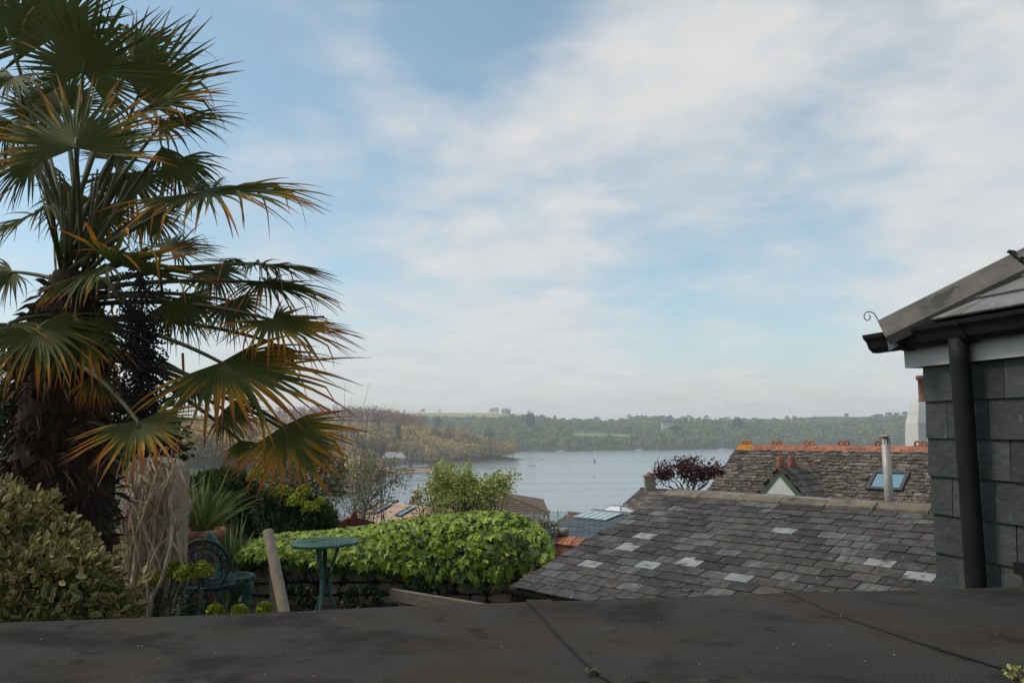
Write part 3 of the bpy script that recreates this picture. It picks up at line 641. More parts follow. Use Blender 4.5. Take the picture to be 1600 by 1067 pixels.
for k in range(3): MB().box((x0 + 2.2 + k * 3.2, 469.9, zb + 2.1), 1.9, .15, 3.2).build('door', 'balustrade_wood', r)
def dinghy(px, py, D, L, label, cover, mast, heading, z=None):
    p = P(px, py, D); c = V(p.x, p.y, p.z)
    r = thing('dinghy', label, 'boat', c, 'dinghies laid up by the boat shed')
    d = V(math.cos(heading), math.sin(heading), 0); s_ = V(-d.y, d.x, 0); vs = []; fs = []
    prof = [(-.5, .2, .5), (-.2, .26, .5), (.15, .24, .55), (.38, .13, .65), (.5, .01, .75)]
    for t, b_, hh in prof:
        for sg, z_, k in ((-1, hh, 1), (-1, 0, .5), (1, 0, .5), (1, hh, 1)): vs.append(c + d * t * L + s_ * sg * b_ * L + V(0, 0, z_ * L * .22))
    n = len(prof)
    for i in range(n - 1):
        for k in range(4): fs.append((i * 4 + k, i * 4 + (k + 1) % 4, (i + 1) * 4 + (k + 1) % 4, (i + 1) * 4 + k))
    fs += [(3, 2, 1, 0), (n * 4 - 4, n * 4 - 3, n * 4 - 2, n * 4 - 1)]
    MB().add(vs, fs).build('hull', 'hull_white', r)
    if cover: MB().prism([c + d * -.47 * L + s_ * -.2 * L + V(0, 0, .13 * L), c + d * .34 * L + s_ * -.14 * L + V(0, 0, .14 * L), c + d * .34 * L + s_ * .14 * L + V(0, 0, .14 * L), c + d * -.47 * L + s_ * .2 * L + V(0, 0, .13 * L)], (0, 0, .09 * L)).build('cover', cover, r)
    if mast: MB().tube([c + d * .1 * L, c + d * (.1 + mast[1]) * L + V(0, 0, mast[0])], .11, 5).build('mast', 'mast', r)
for i, (px, py, D, L, cv, ms, hd, lb) in enumerate((
    (589, 730, 452, 4.5, 'cover_blue', (8, .1), .2, 'blue covered dinghy left of the boat shed'),
    (596, 732, 446, 4.5, 'cover_blue', None, .5, 'small blue covered dinghy at the front left of the boat shed'),
    (604, 731.5, 450, 4.5, None, (7.5, -.3), .2, 'open white dinghy in front of the boat shed doors'),
    (620, 731, 452, 5, 'cover_blue', (8.5, .15), .3, 'blue covered dinghy at the right front corner of the boat shed'),
    (629, 729, 458, 4.6, None, (9, -.5), .1, 'white dinghy with tilted mast right of the boat shed'),
    (634, 729.5, 462, 4.6, 'cover_blue', (8, .35), .4, 'blue covered dinghy with mast leaning right'),
    (641, 729, 464, 5.5, 'cover_blue', None, .1, 'wide blue covered boat between the masts'),
    (647, 729, 466, 4.6, 'cover_blue', (8.5, 0), .3, 'blue covered dinghy with upright mast beyond the shed'),
    (653, 728, 470, 4.6, None, (9.5, .06), .2, 'white dinghy with the tallest mast'),
    (657, 728.5, 468, 4.6, 'cover_blue', (9, -.05), .5, 'blue covered dinghy, last but one of the masted row'),
    (663, 728, 470, 4.6, None, (5, .1), .2, 'white dinghy with short mast at the end of the row'),
    (607, 748.5, 392, 5.5, None, None, .05, 'white rowing boat afloat, leftmost off the beach'),
    (597, 743, 408, 5, 'cover_blue', None, .0, 'blue covered rowing boat at the left end of the beach'),
    (655, 745.3, 400, 5.5, None, None, .05, 'white rowing boat afloat left of the apple tree'),
    (672, 743.6, 405, 4.5, 'cover_blue', None, .1, 'blue rowing boat half hidden by the apple tree'))):
    dinghy(px, py, D, L, lb, cv, ms, hd)

# ------------------------------------------------------------------ roofs
def frame(ph, p):
    a, q = R(ph), R(p); r = V(-math.sin(a), math.cos(a), 0); u = V(math.cos(a), math.sin(a), 0)
    s = u * math.cos(q) + V(0, 0, math.sin(q)); n = r.cross(s)
    if n.z < 0: n = -n
    return r, u, s, n
Z = V(0, 0, 1)
def basis(x, y, z, o):
    return Matrix(((x.x, y.x, z.x, o.x), (x.y, y.y, z.y, o.y), (x.z, y.z, z.z, o.z), (0, 0, 0, 1)))

# --- near slate roof in the middle
r_, u_, s_, n_ = frame(43, 16)
A = P(1045, 770, 9.0); e_ = -r_
SG, SW, BL, AL = .14, .222, 2.46, 3.75
near = thing('slate_roof_house', 'low house with dark slate roof and concrete ridge, right of the ivy', 'house', A + e_ * 1.8 - u_ * 1.2 + V(0, 0, -2.9))
deck = MB(); deck.prism([A + n_ * -.03, A + e_ * AL - n_ * .03, A + e_ * AL - s_ * (BL - .02) - n_ * .03, A - s_ * (BL - .02) - n_ * .03], n_ * .024)
sb = u_ * math.cos(R(16)) - Z * math.sin(R(16))          # back slope, away from us
deck.prism([A - n_ * .03, A + e_ * AL - n_ * .03, A + e_ * AL + sb * BL - n_ * .03, A + sb * BL - n_ * .03], (0, 0, .03))
deck.build('roof_deck', 'slate_edge', near)
def slate_mesh(name, w, l, t, mat, chip=False):
    m = MB(); j = .004
    if chip: poly = [(j, 0), (w * .35, .004), (w * .5, .05), (w * .62, .03), (w - j, .06), (w - j, l), (j, l)]
    else: poly = [(j, .003), (w * .3, 0), (w * .72, .004), (w - j, 0), (w - j, l), (j, l)]
    m.prism([V(x, y, 0) for x, y in poly], (0, 0, t)); return m.mesh(name, mat)
SM = {k: slate_mesh('slate', SW, .25, .011, k) for k in ('slate', 'slate_pale', 'slate_streak')}
SMC = {k: slate_mesh('slate', SW, .25, .011, k, True) for k in ('slate', 'slate_pale', 'slate_streak')}
SH = {k: slate_mesh('slate', SW / 2, .25, .008, k) for k in ('slate', 'slate_pale', 'slate_streak')}
pale_px = [(1305, 819), (1378, 881), (1024, 851), (1010, 838), (1092, 884), (1040, 893), (996, 885), (930, 889), (985, 862), (1222, 827), (1447, 905), (1140, 905)]
streak_px = [(1205, 790), (1228, 787), (1258, 789), (1000, 790), (1100, 781), (1060, 800), (905, 905), (990, 915), (1140, 938), (1330, 862), (1180, 890), (1240, 905), (890, 870), (940, 830), (1020, 815), (960, 845), (1120, 905)]
def onroof(px, py):
    q = PL(px, py, A, n_) - A; return q.dot(e_), q.dot(-s_)
palec = [onroof(*p) for p in pale_px]; strc = [onroof(*p) for p in streak_px]
slates = []
nrow = int(BL / SG) + 1
for i in range(nrow):
    b = (i + 1) * SG; a0 = -.01
    k = 0; a_ = a0 - (0 if i % 2 else 0)
    while a_ < AL:
        half = (i % 2 == 1 and k == 0); w_ = SW / 2 if half else SW
        mid = (a_ + w_ / 2, b - SG / 2); kind = 'slate'
        if any(abs(mid[0] - q[0]) < SW / 2 and abs(mid[1] - q[1]) < SG / 2 for q in palec) and random.random() < .85: kind = 'slate_pale'
        elif any(abs(mid[0] - q[0]) < SW / 2 and abs(mid[1] - q[1]) < SG / 2 for q in strc) or random.random() < .13: kind = 'slate_streak'
        lift = .013 + random.uniform(-.002, .004); tilt = math.atan2(lift - .002, .25)
        y2 = (s_ * math.cos(tilt) - n_ * math.sin(tilt)); z2 = e_.cross(y2)
        tw = random.gauss(0, .008) + (.05 if random.random() < .02 else 0)
        x2 = e_ * math.cos(tw) + y2 * math.sin(tw); y3 = z2.cross(x2)
        o = A + e_ * a_ - s_ * (b + random.gauss(0, .003)) + n_ * (lift + random.uniform(0, .002))
        me = (SH if half else (SMC if random.random() < .06 else SM))[kind]
        slates.append((basis(x2, y3, z2, o), me, mid)); a_ += w_; k += 1
def vis(p):
    d = p - EYE; f_ = d.dot(_F); return (800 + FPX * d.dot(_RT) / f_, 533.5 - FPX * d.dot(_UP) / f_)
def felt_y(px): return np.interp(px, [0, 820, 1600], [968, 935, 912])
seen = []; rest = []
for q in slates:
    x, y = vis(A + e_ * q[2][0] - s_ * q[2][1])
    (seen if (x < 1475 and y < felt_y(x) + 6) else rest).append(q)
seen.sort(key=lambda q: (q[0].translation - EYE).length)
for m4, me, _ in seen[:300]: link_m('slate', me, m4, near)
mb = MB()
for m4, me, _ in seen[300:] + rest:
    mb.add([m4 @ v.co for v in me.vertices], [tuple(p.vertices) for p in me.polygons])
o = mb.build('slates', 'slate', near); o['kind'] = 'stuff'
# ridge tiles
def vtile(o, d, L, half, drop, th, sd1, sd2, mat, parent, name='ridge_tile'):
    """angular ridge tile: from o along d, two wings of width half along sd1/sd2 (pointing down the slopes)"""
    m = MB(); a1, a2 = Vector(sd1) * half, Vector(sd2) * half; up = V(0, 0, th)
    prof = [a1, a1 + up, up * 1.25, a2 + up, a2, V(0, 0, 0)]
    m.prism([o + p for p in prof], d * L); return m.build(name, mat, parent, at=o)
RL = .455; k = 0; a_ = .02
while a_ < AL - .2:
    L = RL * random.uniform(.97, 1.03)
    vtile(A + e_ * a_ + n_ * .012, (e_ + V(0, 0, random.gauss(0, .006))), L - .012, .155, 0, .028, -s_, sb, 'ridge_concrete', near)
    a_ += L; k += 1
mb = MB(); mb.tube([A + e_ * .03 + n_ * .012, A + e_ * (AL - .2) + n_ * .012], .035, 8); mb.build('ridge_mortar', 'mortar', near)
# verge, gutter, walls, flue
mb = MB(); mb.obox(A + e_ * -.035 + n_ * -.10, e_ * .03, -s_ * BL, n_ * .10); mb.build('verge_board', 'black_plastic', near)
gz_ = A - s_ * BL
mb = MB()
for t in range(7):
    a0, a1 = math.pi * t / 7, math.pi * (t + 1) / 7
    p0 = -u_ * (.055 + .055 * math.cos(a0)) - Z * (.055 * math.sin(a0)); p1 = -u_ * (.055 + .055 * math.cos(a1)) - Z * (.055 * math.sin(a1))
    mb.obox(gz_ + p0 + e_ * -.05 - Z * .005, e_ * (AL + .05), p1 - p0, Z * .004)
mb.build('gutter', 'black_plastic', near)
mb = MB(); mb.obox(gz_ + u_ * .004 - Z * .15 + e_ * .0, e_ * AL, u_ * .02, Z * .12); mb.build('fascia', 'black_plastic', near)
wb = A.z - 2.75
mb = MB(); B0 = gz_ + u_ * .12
runW = 2 * (BL * math.cos(R(16))) - .24
mb.prism([V(p.x, p.y, wb) for p in (B0 + e_ * .06, B0 + e_ * (AL - .05), B0 + e_ * (AL - .05) + u_ * runW, B0 + e_ * .06 + u_ * runW)], (0, 0, B0.z - wb - .06))
g0 = B0 + e_ * .06; g1 = g0 + u_ * runW
mb.prism([V(g0.x, g0.y, g0.z - .06), V(g1.x, g1.y, g0.z - .06), A + e_ * .06 - Z * .07], e_ * .1)
mb.build('wall', 'render_wall', near)
fb = P(1390, 800, 8.45); ft = P(1383.5, 684, 8.45)
fx = V(ft.x, ft.y, 0); flue_bot = V(ft.x, ft.y, (A.z - .12 - .29 * ((fx - V(A.x, A.y, 0)).dot(u_))) - .1)
fl = MB().lathe(flue_bot, [(.045, 0), (.045, ft.z - flue_bot.z)], 20).build('flue_pipe', 'steel', near, True)
MB().lathe(V(ft.x, ft.y, ft.z - .02), [(.03, 0), (.03, .03), (.062, .034), (.058, .045), (.01, .052), (0, .052)], 20).build('flue_cap', 'steel', fl, True)
mb = MB()
for t in range(8):
    a_ = t * math.pi / 4; mb.box(V(ft.x + .04 * math.cos(a_), ft.y + .04 * math.sin(a_), ft.z - .035), .012, .012, .06)
mb.build('flue_vent', 'dark_metal', fl)

# --- second slate roof with terracotta crest behind it
r2, u2, s2, n2 = frame(43, 35)
A2 = P(1155, 697, 22.0); e2 = -r2; AL2, BL2 = 7.4, 2.9
far = thing('crested_roof_house', 'house with mossy slate roof and orange terracotta crest ridge', 'house', A2 + e2 * 3.5 + V(0, 0, -5.5))
sb2 = u2 * math.cos(R(35)) - Z * math.sin(R(35))
mb = MB()
mb.prism([A2 - n2 * .03, A2 + e2 * AL2 - n2 * .03, A2 + e2 * AL2 - s2 * BL2 - n2 * .03, A2 - s2 * BL2 - n2 * .03], n2 * .02)
mb.prism([A2 - Z * .04, A2 + e2 * AL2 - Z * .04, A2 + e2 * AL2 + sb2 * BL2 - Z * .04, A2 + sb2 * BL2 - Z * .04], (0, 0, .03))
mb.build('roof_deck', 'slate_edge', far)
mb = MB()
g_, w_ = .125, .16
for i in range(int(BL2 / g_)):
    b = (i + 1) * g_; a_ = -w_ * (.5 if i % 2 else 0) - .02
    while a_ < AL2:
        a1 = max(a_, -.03 + random.uniform(-.02, .02)); ww = a_ + w_ - a1 - .006
        if ww > .03:
            lf = .016 + random.uniform(-.006, .020); o = A2 + e2 * a1 - s2 * (b + random.gauss(0, .014)) + n2 * lf
            l_ = .17; tl = (s2 * l_ - n2 * (lf - .002)); tz = random.gauss(0, .006)
            mb.obox(o, e2 * ww + n2 * tz, tl, n2 * .011, min(1, max(.01, random.gauss(.42, .27))))
        a_ += w_
o = mb.build('slates', 'slate_far', far); o['kind'] = 'stuff'
mb = MB()   # moss cushions along the courses
for i in range(900):
    a_ = random.uniform(0, 6); b = round(random.uniform(.3, 2.6) / g_) * g_ + random.uniform(-.02, .05); s0 = random.uniform(.012, .034)
    o = A2 + e2 * a_ - s2 * b + n2 * .03
    mb.add([o + e2 * s0, o + s2 * s0, o - e2 * s0, o - s2 * s0, o + n2 * s0 * .9], [(0, 1, 4), (1, 2, 4), (2, 3, 4), (3, 0, 4)], random.uniform(.01, .6))
o = mb.build('moss', 'moss', far); o['kind'] = 'stuff'
def crest(parent, o, d, mat, h=.125, sub='crest'):
    """pair of pierced loops on a ridge tile"""
    m = MB()
    for t in (-.075, .075):
        pts = []
        for q in range(10):
            a_ = -.6 + q * (math.pi + 1.2) / 9; pts.append(o + d * (t + .055 * math.cos(a_)) + Z * (h * .5 + h * .48 * math.sin(a_)))
        m.tube(pts, .024, 6)
    m.obox(o - d * .15 - u2 * .012, d * .30, u2 * .024, Z * (h * .28))
    return m.build(sub, mat, parent)
a_ = 0; k = 0
while a_ < 6.3:
    L = .45; mat = 'terracotta_lichen' if k == 0 else 'terracotta'
    t = vtile(A2 + e2 * a_ + Z * .01, e2, L - .006, .21, 0, .03, -s2, sb2, mat, far)
    if k % 2 == 0: crest(t, A2 + e2 * (a_ + .22) + Z * .03, e2, mat)
    a_ += L; k += 1
mb = MB(); mb.obox(A2 - e2 * .03 - n2 * .12, e2 * .025, -s2 * BL2, n2 * .115); mb.build('verge_board', 'green_paint', far)
mb = MB(); G0 = A2 - s2 * (BL2 - .15) + e2 * .08; rw = 2 * (BL2 - .15) * math.cos(R(35)); zb2 = A2.z - 6
mb.prism([V(p.x, p.y, zb2) for p in (G0, G0 + e2 * (AL2 - .2), G0 + e2 * (AL2 - .2) + u2 * rw, G0 + u2 * rw)], (0, 0, G0.z - zb2 - .08))
gq = G0 + u2 * rw; mb.prism([G0 - Z * .08, gq - Z * .08, A2 + e2 * .08 - Z * .07], e2 * .15); mb.build('wall', 'cream_wall', far)
# gablet dormer
Q = PL(1272, 735, A2, n2); best = None
for i in range(400):
    L = i * .005; x, y = vis(Q - u2 * L)
    if best is None or abs(x - 1217) < best[0]: best = (abs(x - 1217), L)
GL = best[1]; AP = Q - u2 * GL + Z * .12; hb, wb_ = .66, .60
dm = MB()
L1, R1 = AP + r2 * wb_ - Z * hb, AP - r2 * wb_ - Z * hb
dn = MB().prism([AP - Z * .16 + u2 * .02, AP + r2 * (wb_ - .14) - Z * hb + u2 * .02, AP - r2 * (wb_ - .14) - Z * hb + u2 * .02], u2 * .03).build('gable_panel', 'lemon_render', far)
for sg in (1, -1):
    e1 = AP + r2 * sg * wb_ - Z * hb
    MB().prism([AP, e1, e1 + (-r2 * sg * .15), AP - Z * .16], u2 * .03).build('bargeboard', 'green_paint', far)
    sd = (r2 * sg * wb_ - Z * hb).normalized(); ln = math.hypot(wb_, hb); nn = Z * wb_ + r2 * sg * hb; nn.normalize()
    m = MB()
    for i in range(5):
        b0 = i * ln / 5; o = AP + sd * b0 + nn * .012 - u2 * .05
        k_ = 0
        while k_ < 9:
            m.obox(o + u2 * (k_ * .2 + (.1 if i % 2 else 0)) + nn * (.008), u2 * .192, sd * (ln / 5 + .03) + nn * .012, nn * .010, random.uniform(.1, .8)); k_ += 1
    m.build('gablet_roof', 'slate_far', far)
t = vtile(AP + Z * .02 - u2 * .06, u2, GL + .2, .10, 0, .02, (r2 * wb_ - Z * hb).normalized(), (-r2 * wb_ - Z * hb).normalized(), 'terracotta', far)
for q in (.10, .62):
    m = MB(); o = AP + u2 * q + Z * .05
    for tt in (-.065, 0, .065): m.lathe(o + u2 * tt, [(.05, 0), (.045, .10), (.055, .17), (.045, .22), (0, .23)], 8)
    m.obox(o - u2 * .13 - r2 * .04, u2 * .26, r2 * .08, Z * .08); m.build('crest', 'terracotta', t)
mb = MB(); mb.tube([Q + n2 * .02 - s2 * .05, Q + n2 * .025 - s2 * .75], .03, 6); mb.build('valley_mortar', 'mortar', far)
# roof window
K = PL(1410, 770, A2, n2) + n2 * .02; WW, WL = .78, .68
fr = MB()
fr.obox(K, r2 * WW, s2 * .07, n2 * .07).obox(K + s2 * (WL - .10), r2 * WW, s2 * .10, n2 * .07)
fr.obox(K + s2 * .07, r2 * .07, s2 * (WL - .17), n2 * .07).obox(K + r2 * (WW - .07) + s2 * .07, r2 * .07, s2 * (WL - .17), n2 * .07)
fo = fr.build('roof_window', 'dark_metal', far)
MB().obox(K + r2 * .08 + s2 * .08 + n2 * .03, r2 * (WW - .16), s2 * (WL - .19), n2 * .01).build('pane', 'sky_glass', fo)
# white rendered chimney behind the ridge
cx = P(1446, 690, 23.5); cb = cx + V(0, 0, -3); zs = lambda y: P(1446, y, 23.5).z
st = MB()
prof = [(zs(760), .40), (zs(690), .40), (zs(660), .37), (zs(640), .29), (zs(628), .23)]
for (z0, h0), (z1, h1) in zip(prof, prof[1:]):
    st.add([(cx.x + sx * h, cx.y + sy * h, z) for z, h in ((z0, h0), (z1, h1)) for sx, sy in ((-1, -1), (1, -1), (1, 1), (-1, 1))], [(0, 1, 5, 4), (1, 2, 6, 5), (2, 3, 7, 6), (3, 0, 4, 7)])
st.add([(cx.x + sx * .23, cx.y + sy * .23, zs(628)) for sx, sy in ((-1, -1), (1, -1), (1, 1), (-1, 1))], [(0, 1, 2, 3)])
ch = thing('white_chimney', 'white rendered chimney with tall orange pot beside the slate hung wall', 'chimney', cb)
st.build('stack', 'lemon_render', ch)
pz = zs(628)
MB().lathe(V(cx.x, cx.y, pz), [(.13, 0), (.12, .05), (.105, .1), (.10, zs(594) - pz), (.15, zs(593) - pz), (.15, zs(587) - pz), (.09, zs(586.5) - pz), (.09, zs(589) - pz)], 14).build('chimney_pot', 'brick', ch, True)

# --- dark slate hung building at the right
wd_ = V(-.259, .966, 0); mi = V(.966, .259, 0); no = -mi          # along the wall away from us; inwards; outwards
C = P(1460, 720, 4.1); C.z = CAMZ
EX, SWD = .188, .245
zf = P(1421, 573, 4.08).z - CAMZ                                # underside of the fascia
bld = thing('slate_hung_building', 'dark green slate hung building corner with black gutter at right', 'building', V(C.x, C.y, CAMZ - 1.9) + mi * 1.5 - wd_ * 1.2)
mb = MB(); mb.prism([V(p.x, p.y, CAMZ - 1.9) for p in (C, C - wd_ * 2.6, C - wd_ * 2.6 + mi * 3, C + mi * 3)], (0, 0, 1.9 + zf + .1)); mb.build('wall', 'slate_edge', bld)
def wslate(name, o, w_, h_, t, outn, along):
    m = MB(); m.obox(V(0, 0, 0), along * w_, Z * h_ - outn * t, outn * .007); return m
row = 0; z = zf - EX + .01
while z > -1.7:
    a_ = -.012 - (0 if row % 2 == 0 else SWD * .42)
    while a_ < 1.3:
        a1 = max(a_, -.012); ww = a_ + SWD - a1 - .004
        o = C + no * .022 - wd_ * a1 + Z * (z + random.gauss(0, .002)) + no * random.uniform(0, .003)
        m = MB(); m.obox(V(0, 0, 0), -wd_ * ww, Z * (EX + .06) - no * .016 + wd_ * random.gauss(0, .002), no * .008)
        q = m.build('slate', 'wall_slate', None, at=V(0, 0, 0)); q.parent = bld; q.location = o - wl(bld); WLOC[q.name] = o
        a_ += SWD
    z -= EX; row += 1
mb = MB(); mb.obox(C + no * .035 + wd_ * .10 + Z * zf, -wd_ * 1.6, no * .02, Z * .175); mb.build('fascia', 'white_paint', bld)
mb = MB(); mb.obox(C + wd_ * .098 + no * .033 + Z * zf, mi * .8, -wd_ * .02, Z * .175); mb.build('fascia', 'white_paint', bld)
mb = MB(); mb.obox(C + wd_ * .09 + Z * (zf + .02), -wd_ * 1.5, no * .033, Z * .08); mb.build('soffit', 'white_paint', bld)
# gutter: ogee profile with thickness
ge = C + no * .057 + wd_ * .26 + Z * (zf + .105)
prof = [(.0, .085), (.0, .0), (.02, -.012), (.06, -.012), (.085, .01), (.098, .045), (.118, .065), (.122, .085), (.112, .085), (.106, .070), (.088, .052), (.074, .018), (.056, 0), (.01, .002), (.01, .085)]
mb = MB(); mb.prism([ge + no * x + Z * y for x, y in prof], -wd_ * 1.9)
gu = mb.build('gutter', 'black_plastic', bld)
MB().prism([ge + no * x + Z * y for x, y in prof[:8]], wd_ * -.006).build('end_cap', 'black_plastic', gu)
for t in (.22, .62, 1.05):
    mb = MB(); mb.prism([ge + no * (x * 1.06 - .003) + Z * (y * 1.05 - .008) - wd_ * t for x, y in prof[:8]], -wd_ * .035); mb.build('gutter_bracket', 'black_plastic', gu)
dp = C + no * .105 - wd_ * .315
topz = zf + .11
dpo = MB().tube([dp + Z * topz, dp + Z * (topz - .1), dp + Z * -.9, dp + Z * -1.85], .045, 22).build('downpipe', 'black_plastic', bld, True)
# roof over it: slope rising inwards, hip running back over the corner
E0 = C + no * .10 + wd_ * .13 + Z * (zf + .20); TP = R(33)
up_ = mi * math.cos(TP) + Z * math.sin(TP); nr_ = no * math.sin(TP) + Z * math.cos(TP)
endn = wd_ * math.sin(TP) + Z * math.cos(TP)
ct = math.cos(TP)
mb = MB(); mb.add([E0 - nr_ * .02, E0 - wd_ * 2.6 - nr_ * .02, E0 - wd_ * 2.6 + up_ * 2.4 - nr_ * .02, E0 - wd_ * (2.4 * ct) + up_ * 2.4 - nr_ * .02], [(0, 1, 2, 3)])
ue = -wd_ * math.cos(TP) + Z * math.sin(TP)
mb.add([E0 - endn * .02, E0 - wd_ * (2.4 * ct) + up_ * 2.4 - endn * .02, E0 + mi * 4 - endn * .02], [(0, 1, 2)])
mb.build('roof_deck', 'slate_edge', bld)
gauge = .165
for i in range(7):
    b0 = i * gauge; b1 = b0 + gauge + .05; a_ = b0 * ct - .12 + (.14 if i % 2 else 0) * 1
    while a_ < 2.4:
        ww = .30
        lo = [(max(a_, b0 * ct), b0), (a_ + ww - .005, b0), (a_ + ww - .005, b1), (max(a_, b1 * ct), b1)]
        if lo[1][0] - lo[0][0] > .02 and lo[2][0] > lo[3][0]:
            lf = .018 + random.uniform(0, .003)
            pts = [E0 - wd_ * x + up_ * y + nr_ * (lf - (y - b0) / (b1 - b0) * .016) for x, y in lo]
            m = MB(); m.prism(pts, nr_ * .009); m.build('roof_slate', 'roof_slate', bld, at=pts[0])
        a_ += ww
hipd = (-wd_ * ct + up_).normalized()
h1 = (-wd_); h2 = mi
hu = E0 - hipd * .05 + Z * .04
L = .0
pe = hipd.cross(Z).normalized()
for k, ln in enumerate((.70, .9, .9)):
    o = hu + hipd * L; q = nr_; w1 = (-wd_ * 1 - up_ * 0)
    sd1 = (-wd_ - hipd * (-wd_).dot(hipd)).normalized(); sd2 = (mi - hipd * mi.dot(hipd)).normalized()
    m = MB(); a1, a2 = sd1 * .235, sd2 * .20; upv = (nr_ + endn).normalized()
    prof3 = [a1 - nr_ * .035, a1 + nr_ * .012, upv * .045, a2 + endn * .012, a2 - endn * .03, V(0, 0, 0)]
    m.prism([o + p for p in prof3], hipd * (ln - .012)); m.build('hip_tile', 'hip_concrete', bld, at=o)
    L += ln
m = MB()
for i in range(26):
    q = random.uniform(-.5, 1); o = hu + hipd * (.692 + random.uniform(-.012, .012)) + sd1 * (.15 * max(q, 0)) + sd2 * (.1 * max(-q, 0)) + upv * (.052 - .035 * abs(q)) + nr_ * .012
    s0 = random.uniform(.006, .013); m.lathe(o, [(.0, -s0 * .6), (s0, 0), (s0 * .6, s0 * .6), (0, s0 * .7)], 6)
m.build('hip_mortar', 'slate_edge', bld)
mb = MB(); o = E0 - hipd * .03 + Z * -.012
mb.prism([o + sd1 * .11 - Z * .005, o + sd1 * .02 + Z * .02, o + sd2 * .02 + Z * .02, o + sd2 * .09 - Z * .005, o + sd2 * .08 - Z * .05, o + sd1 * .11 - Z * .05], hipd * .3); mb.build('lead_flashing', 'lead', bld)
pts = []
hk = P(1386, 527, (ge - wd_ * .05).y); dep = hk.y
for px, py in ((1386, 527), (1381, 519), (1375, 508), (1371, 498), (1366, 490), (1360, 487), (1353, 488), (1350, 493), (1351, 498), (1355, 501), (1359, 499), (1360, 495), (1358, 492)):
    pts.append(P(px, py, dep))
MB().tube(pts, .0028, 6).build('hip_hook', 'rust_wire', bld, True)
# small black box standing out low on the wall
vb = PL(1592, 888, C + no * .03, no)
MB().obox(vb + Z * .03, -wd_ * .09, no * .03, -Z * .05).build('black_box', 'black_plastic', bld)

# --- felt roof in the foreground
FZ = CAMZ - .68
fr_ = thing('flat_felt_roof', 'dark mineral felt flat roof across the foreground', 'roof', V(0, 1.2, FZ - 1.0))
edge = [G(-260, 979, FZ), G(0, 968, FZ), G(400, 951.5, FZ), G(820, 935, FZ), G(1230, 922.5, FZ), G(1600, 911.5, FZ), G(1900, 902, FZ)]
back_y = -.4
NX, NY = 160, 60
ex = np.array([p.x for p in edge]); ey = np.array([p.y for p in edge])
xs = np.linspace(ex[0], ex[-1], NX); vs = []; fs = []
for i, x in enumerate(xs):
    ye = np.interp(x, ex, ey) + .004 * math.sin(x * 9)
    for j in range(NY):
        t = j / (NY - 1); y = back_y + (ye - back_y) * t
        z = FZ + .006 * mnoise.noise((x * 1.3, y * 1.3, 1)) - max(0, t - .985) * .8
        vs.append((x, y, z))
for i in range(NX - 1):
    for j in range(NY - 1): fs.append((i * NY + j, (i + 1) * NY + j, (i + 1) * NY + j + 1, i * NY + j + 1))
MB().add(vs, fs).build('felt_sheet', 'felt', fr_, True)
mb = MB()
for i in range(len(edge) - 1):
    a_, b_ = edge[i] - Z * .013, edge[i + 1] - Z * .013
    mb.add([a_, b_, b_ - Z * .16, a_ - Z * .16, a_ + V(0, -.06, 0), b_ + V(0, -.06, 0), b_ + V(0, -.06, -.16), a_ + V(0, -.06, -.16)], [(0, 1, 2, 3), (3, 2, 6, 7), (5, 4, 7, 6)])
mb.build('fascia', 'felt_edge', fr_)
mb = MB(); mb.prism([V(x, y, FZ - 1.2) for x, y in ((ex[0] + .1, back_y), (ex[-1] - .1, back_y), (ex[-1] - .1, ey[-1] - .15), (ex[0] + .1, ey[0] - .15))], (0, 0, 1.15)); mb.build('wall', 'cream_wall', fr_)
def seam(pts, wd=.10):
    q = [G(x, y, FZ + .005) for x, y in pts]; m = MB(); n = len(q)
    for i in range(n - 1):
        d = (q[i + 1] - q[i]).normalized(); s = V(-d.y, d.x, 0)
        jit = .004
        m.add([q[i] + Z * .002, q[i + 1] + Z * .002, q[i + 1] + s * wd - Z * .003, q[i] + s * wd - Z * .003, q[i] - Z * .012, q[i + 1] - Z * .012], [(0, 1, 2, 3), (4, 5, 1, 0)])
    m.build('felt_lap', 'felt', fr_)
    m = MB(); m.tube([p + Z * .0 + V(random.gauss(0, .002), random.gauss(0, .002), 0) for p in q], .0042, 6); m.build('bitumen_bead', 'slate_edge', fr_)
seam([(822, 937), (835, 948), (852, 968), (872, 990), (893, 1012), (915, 1035), (940, 1055), (962, 1069)])
seam([(1225, 924), (1255, 936), (1290, 952), (1330, 968), (1380, 985), (1430, 1001), (1490, 1020), (1550, 1038), (1610, 1056), (1680, 1080)])
m = MB()
for i in range(26):
    p = G(random.uniform(20, 1590), random.uniform(960, 1060), FZ + .006); s0 = random.uniform(.0015, .004)
    m.lathe(p, [(0, -s0), (s0, 0), (0, s0)], 5)
q = m.build('grit', 'mortar', fr_); q['kind'] = 'stuff'
for px, py, n in ((922, 1050, 9), (955, 982, 4)):
    c = G(px, py, FZ + .006); m = MB()
    for i in range(n):
        o = c + V(random.gauss(0, .014), random.gauss(0, .01), .003); d = V(random.gauss(0, 1), random.gauss(0, 1), random.uniform(0, .5)).normalized() * .02
        s0 = d.cross(Z).normalized() * .008; m.add([o, o + d * .5 + s0 + Z * .004, o + d, o + d * .5 - s0], [(0, 1, 2, 3)])
    lb = 'little pile of dead leaves beside the long felt seam' if n == 9 else 'few crumbs of dead leaf on the felt'
    tag(m.build('leaf_litter', 'bark', None, at=c), lb, 'leaves', kind='stuff')

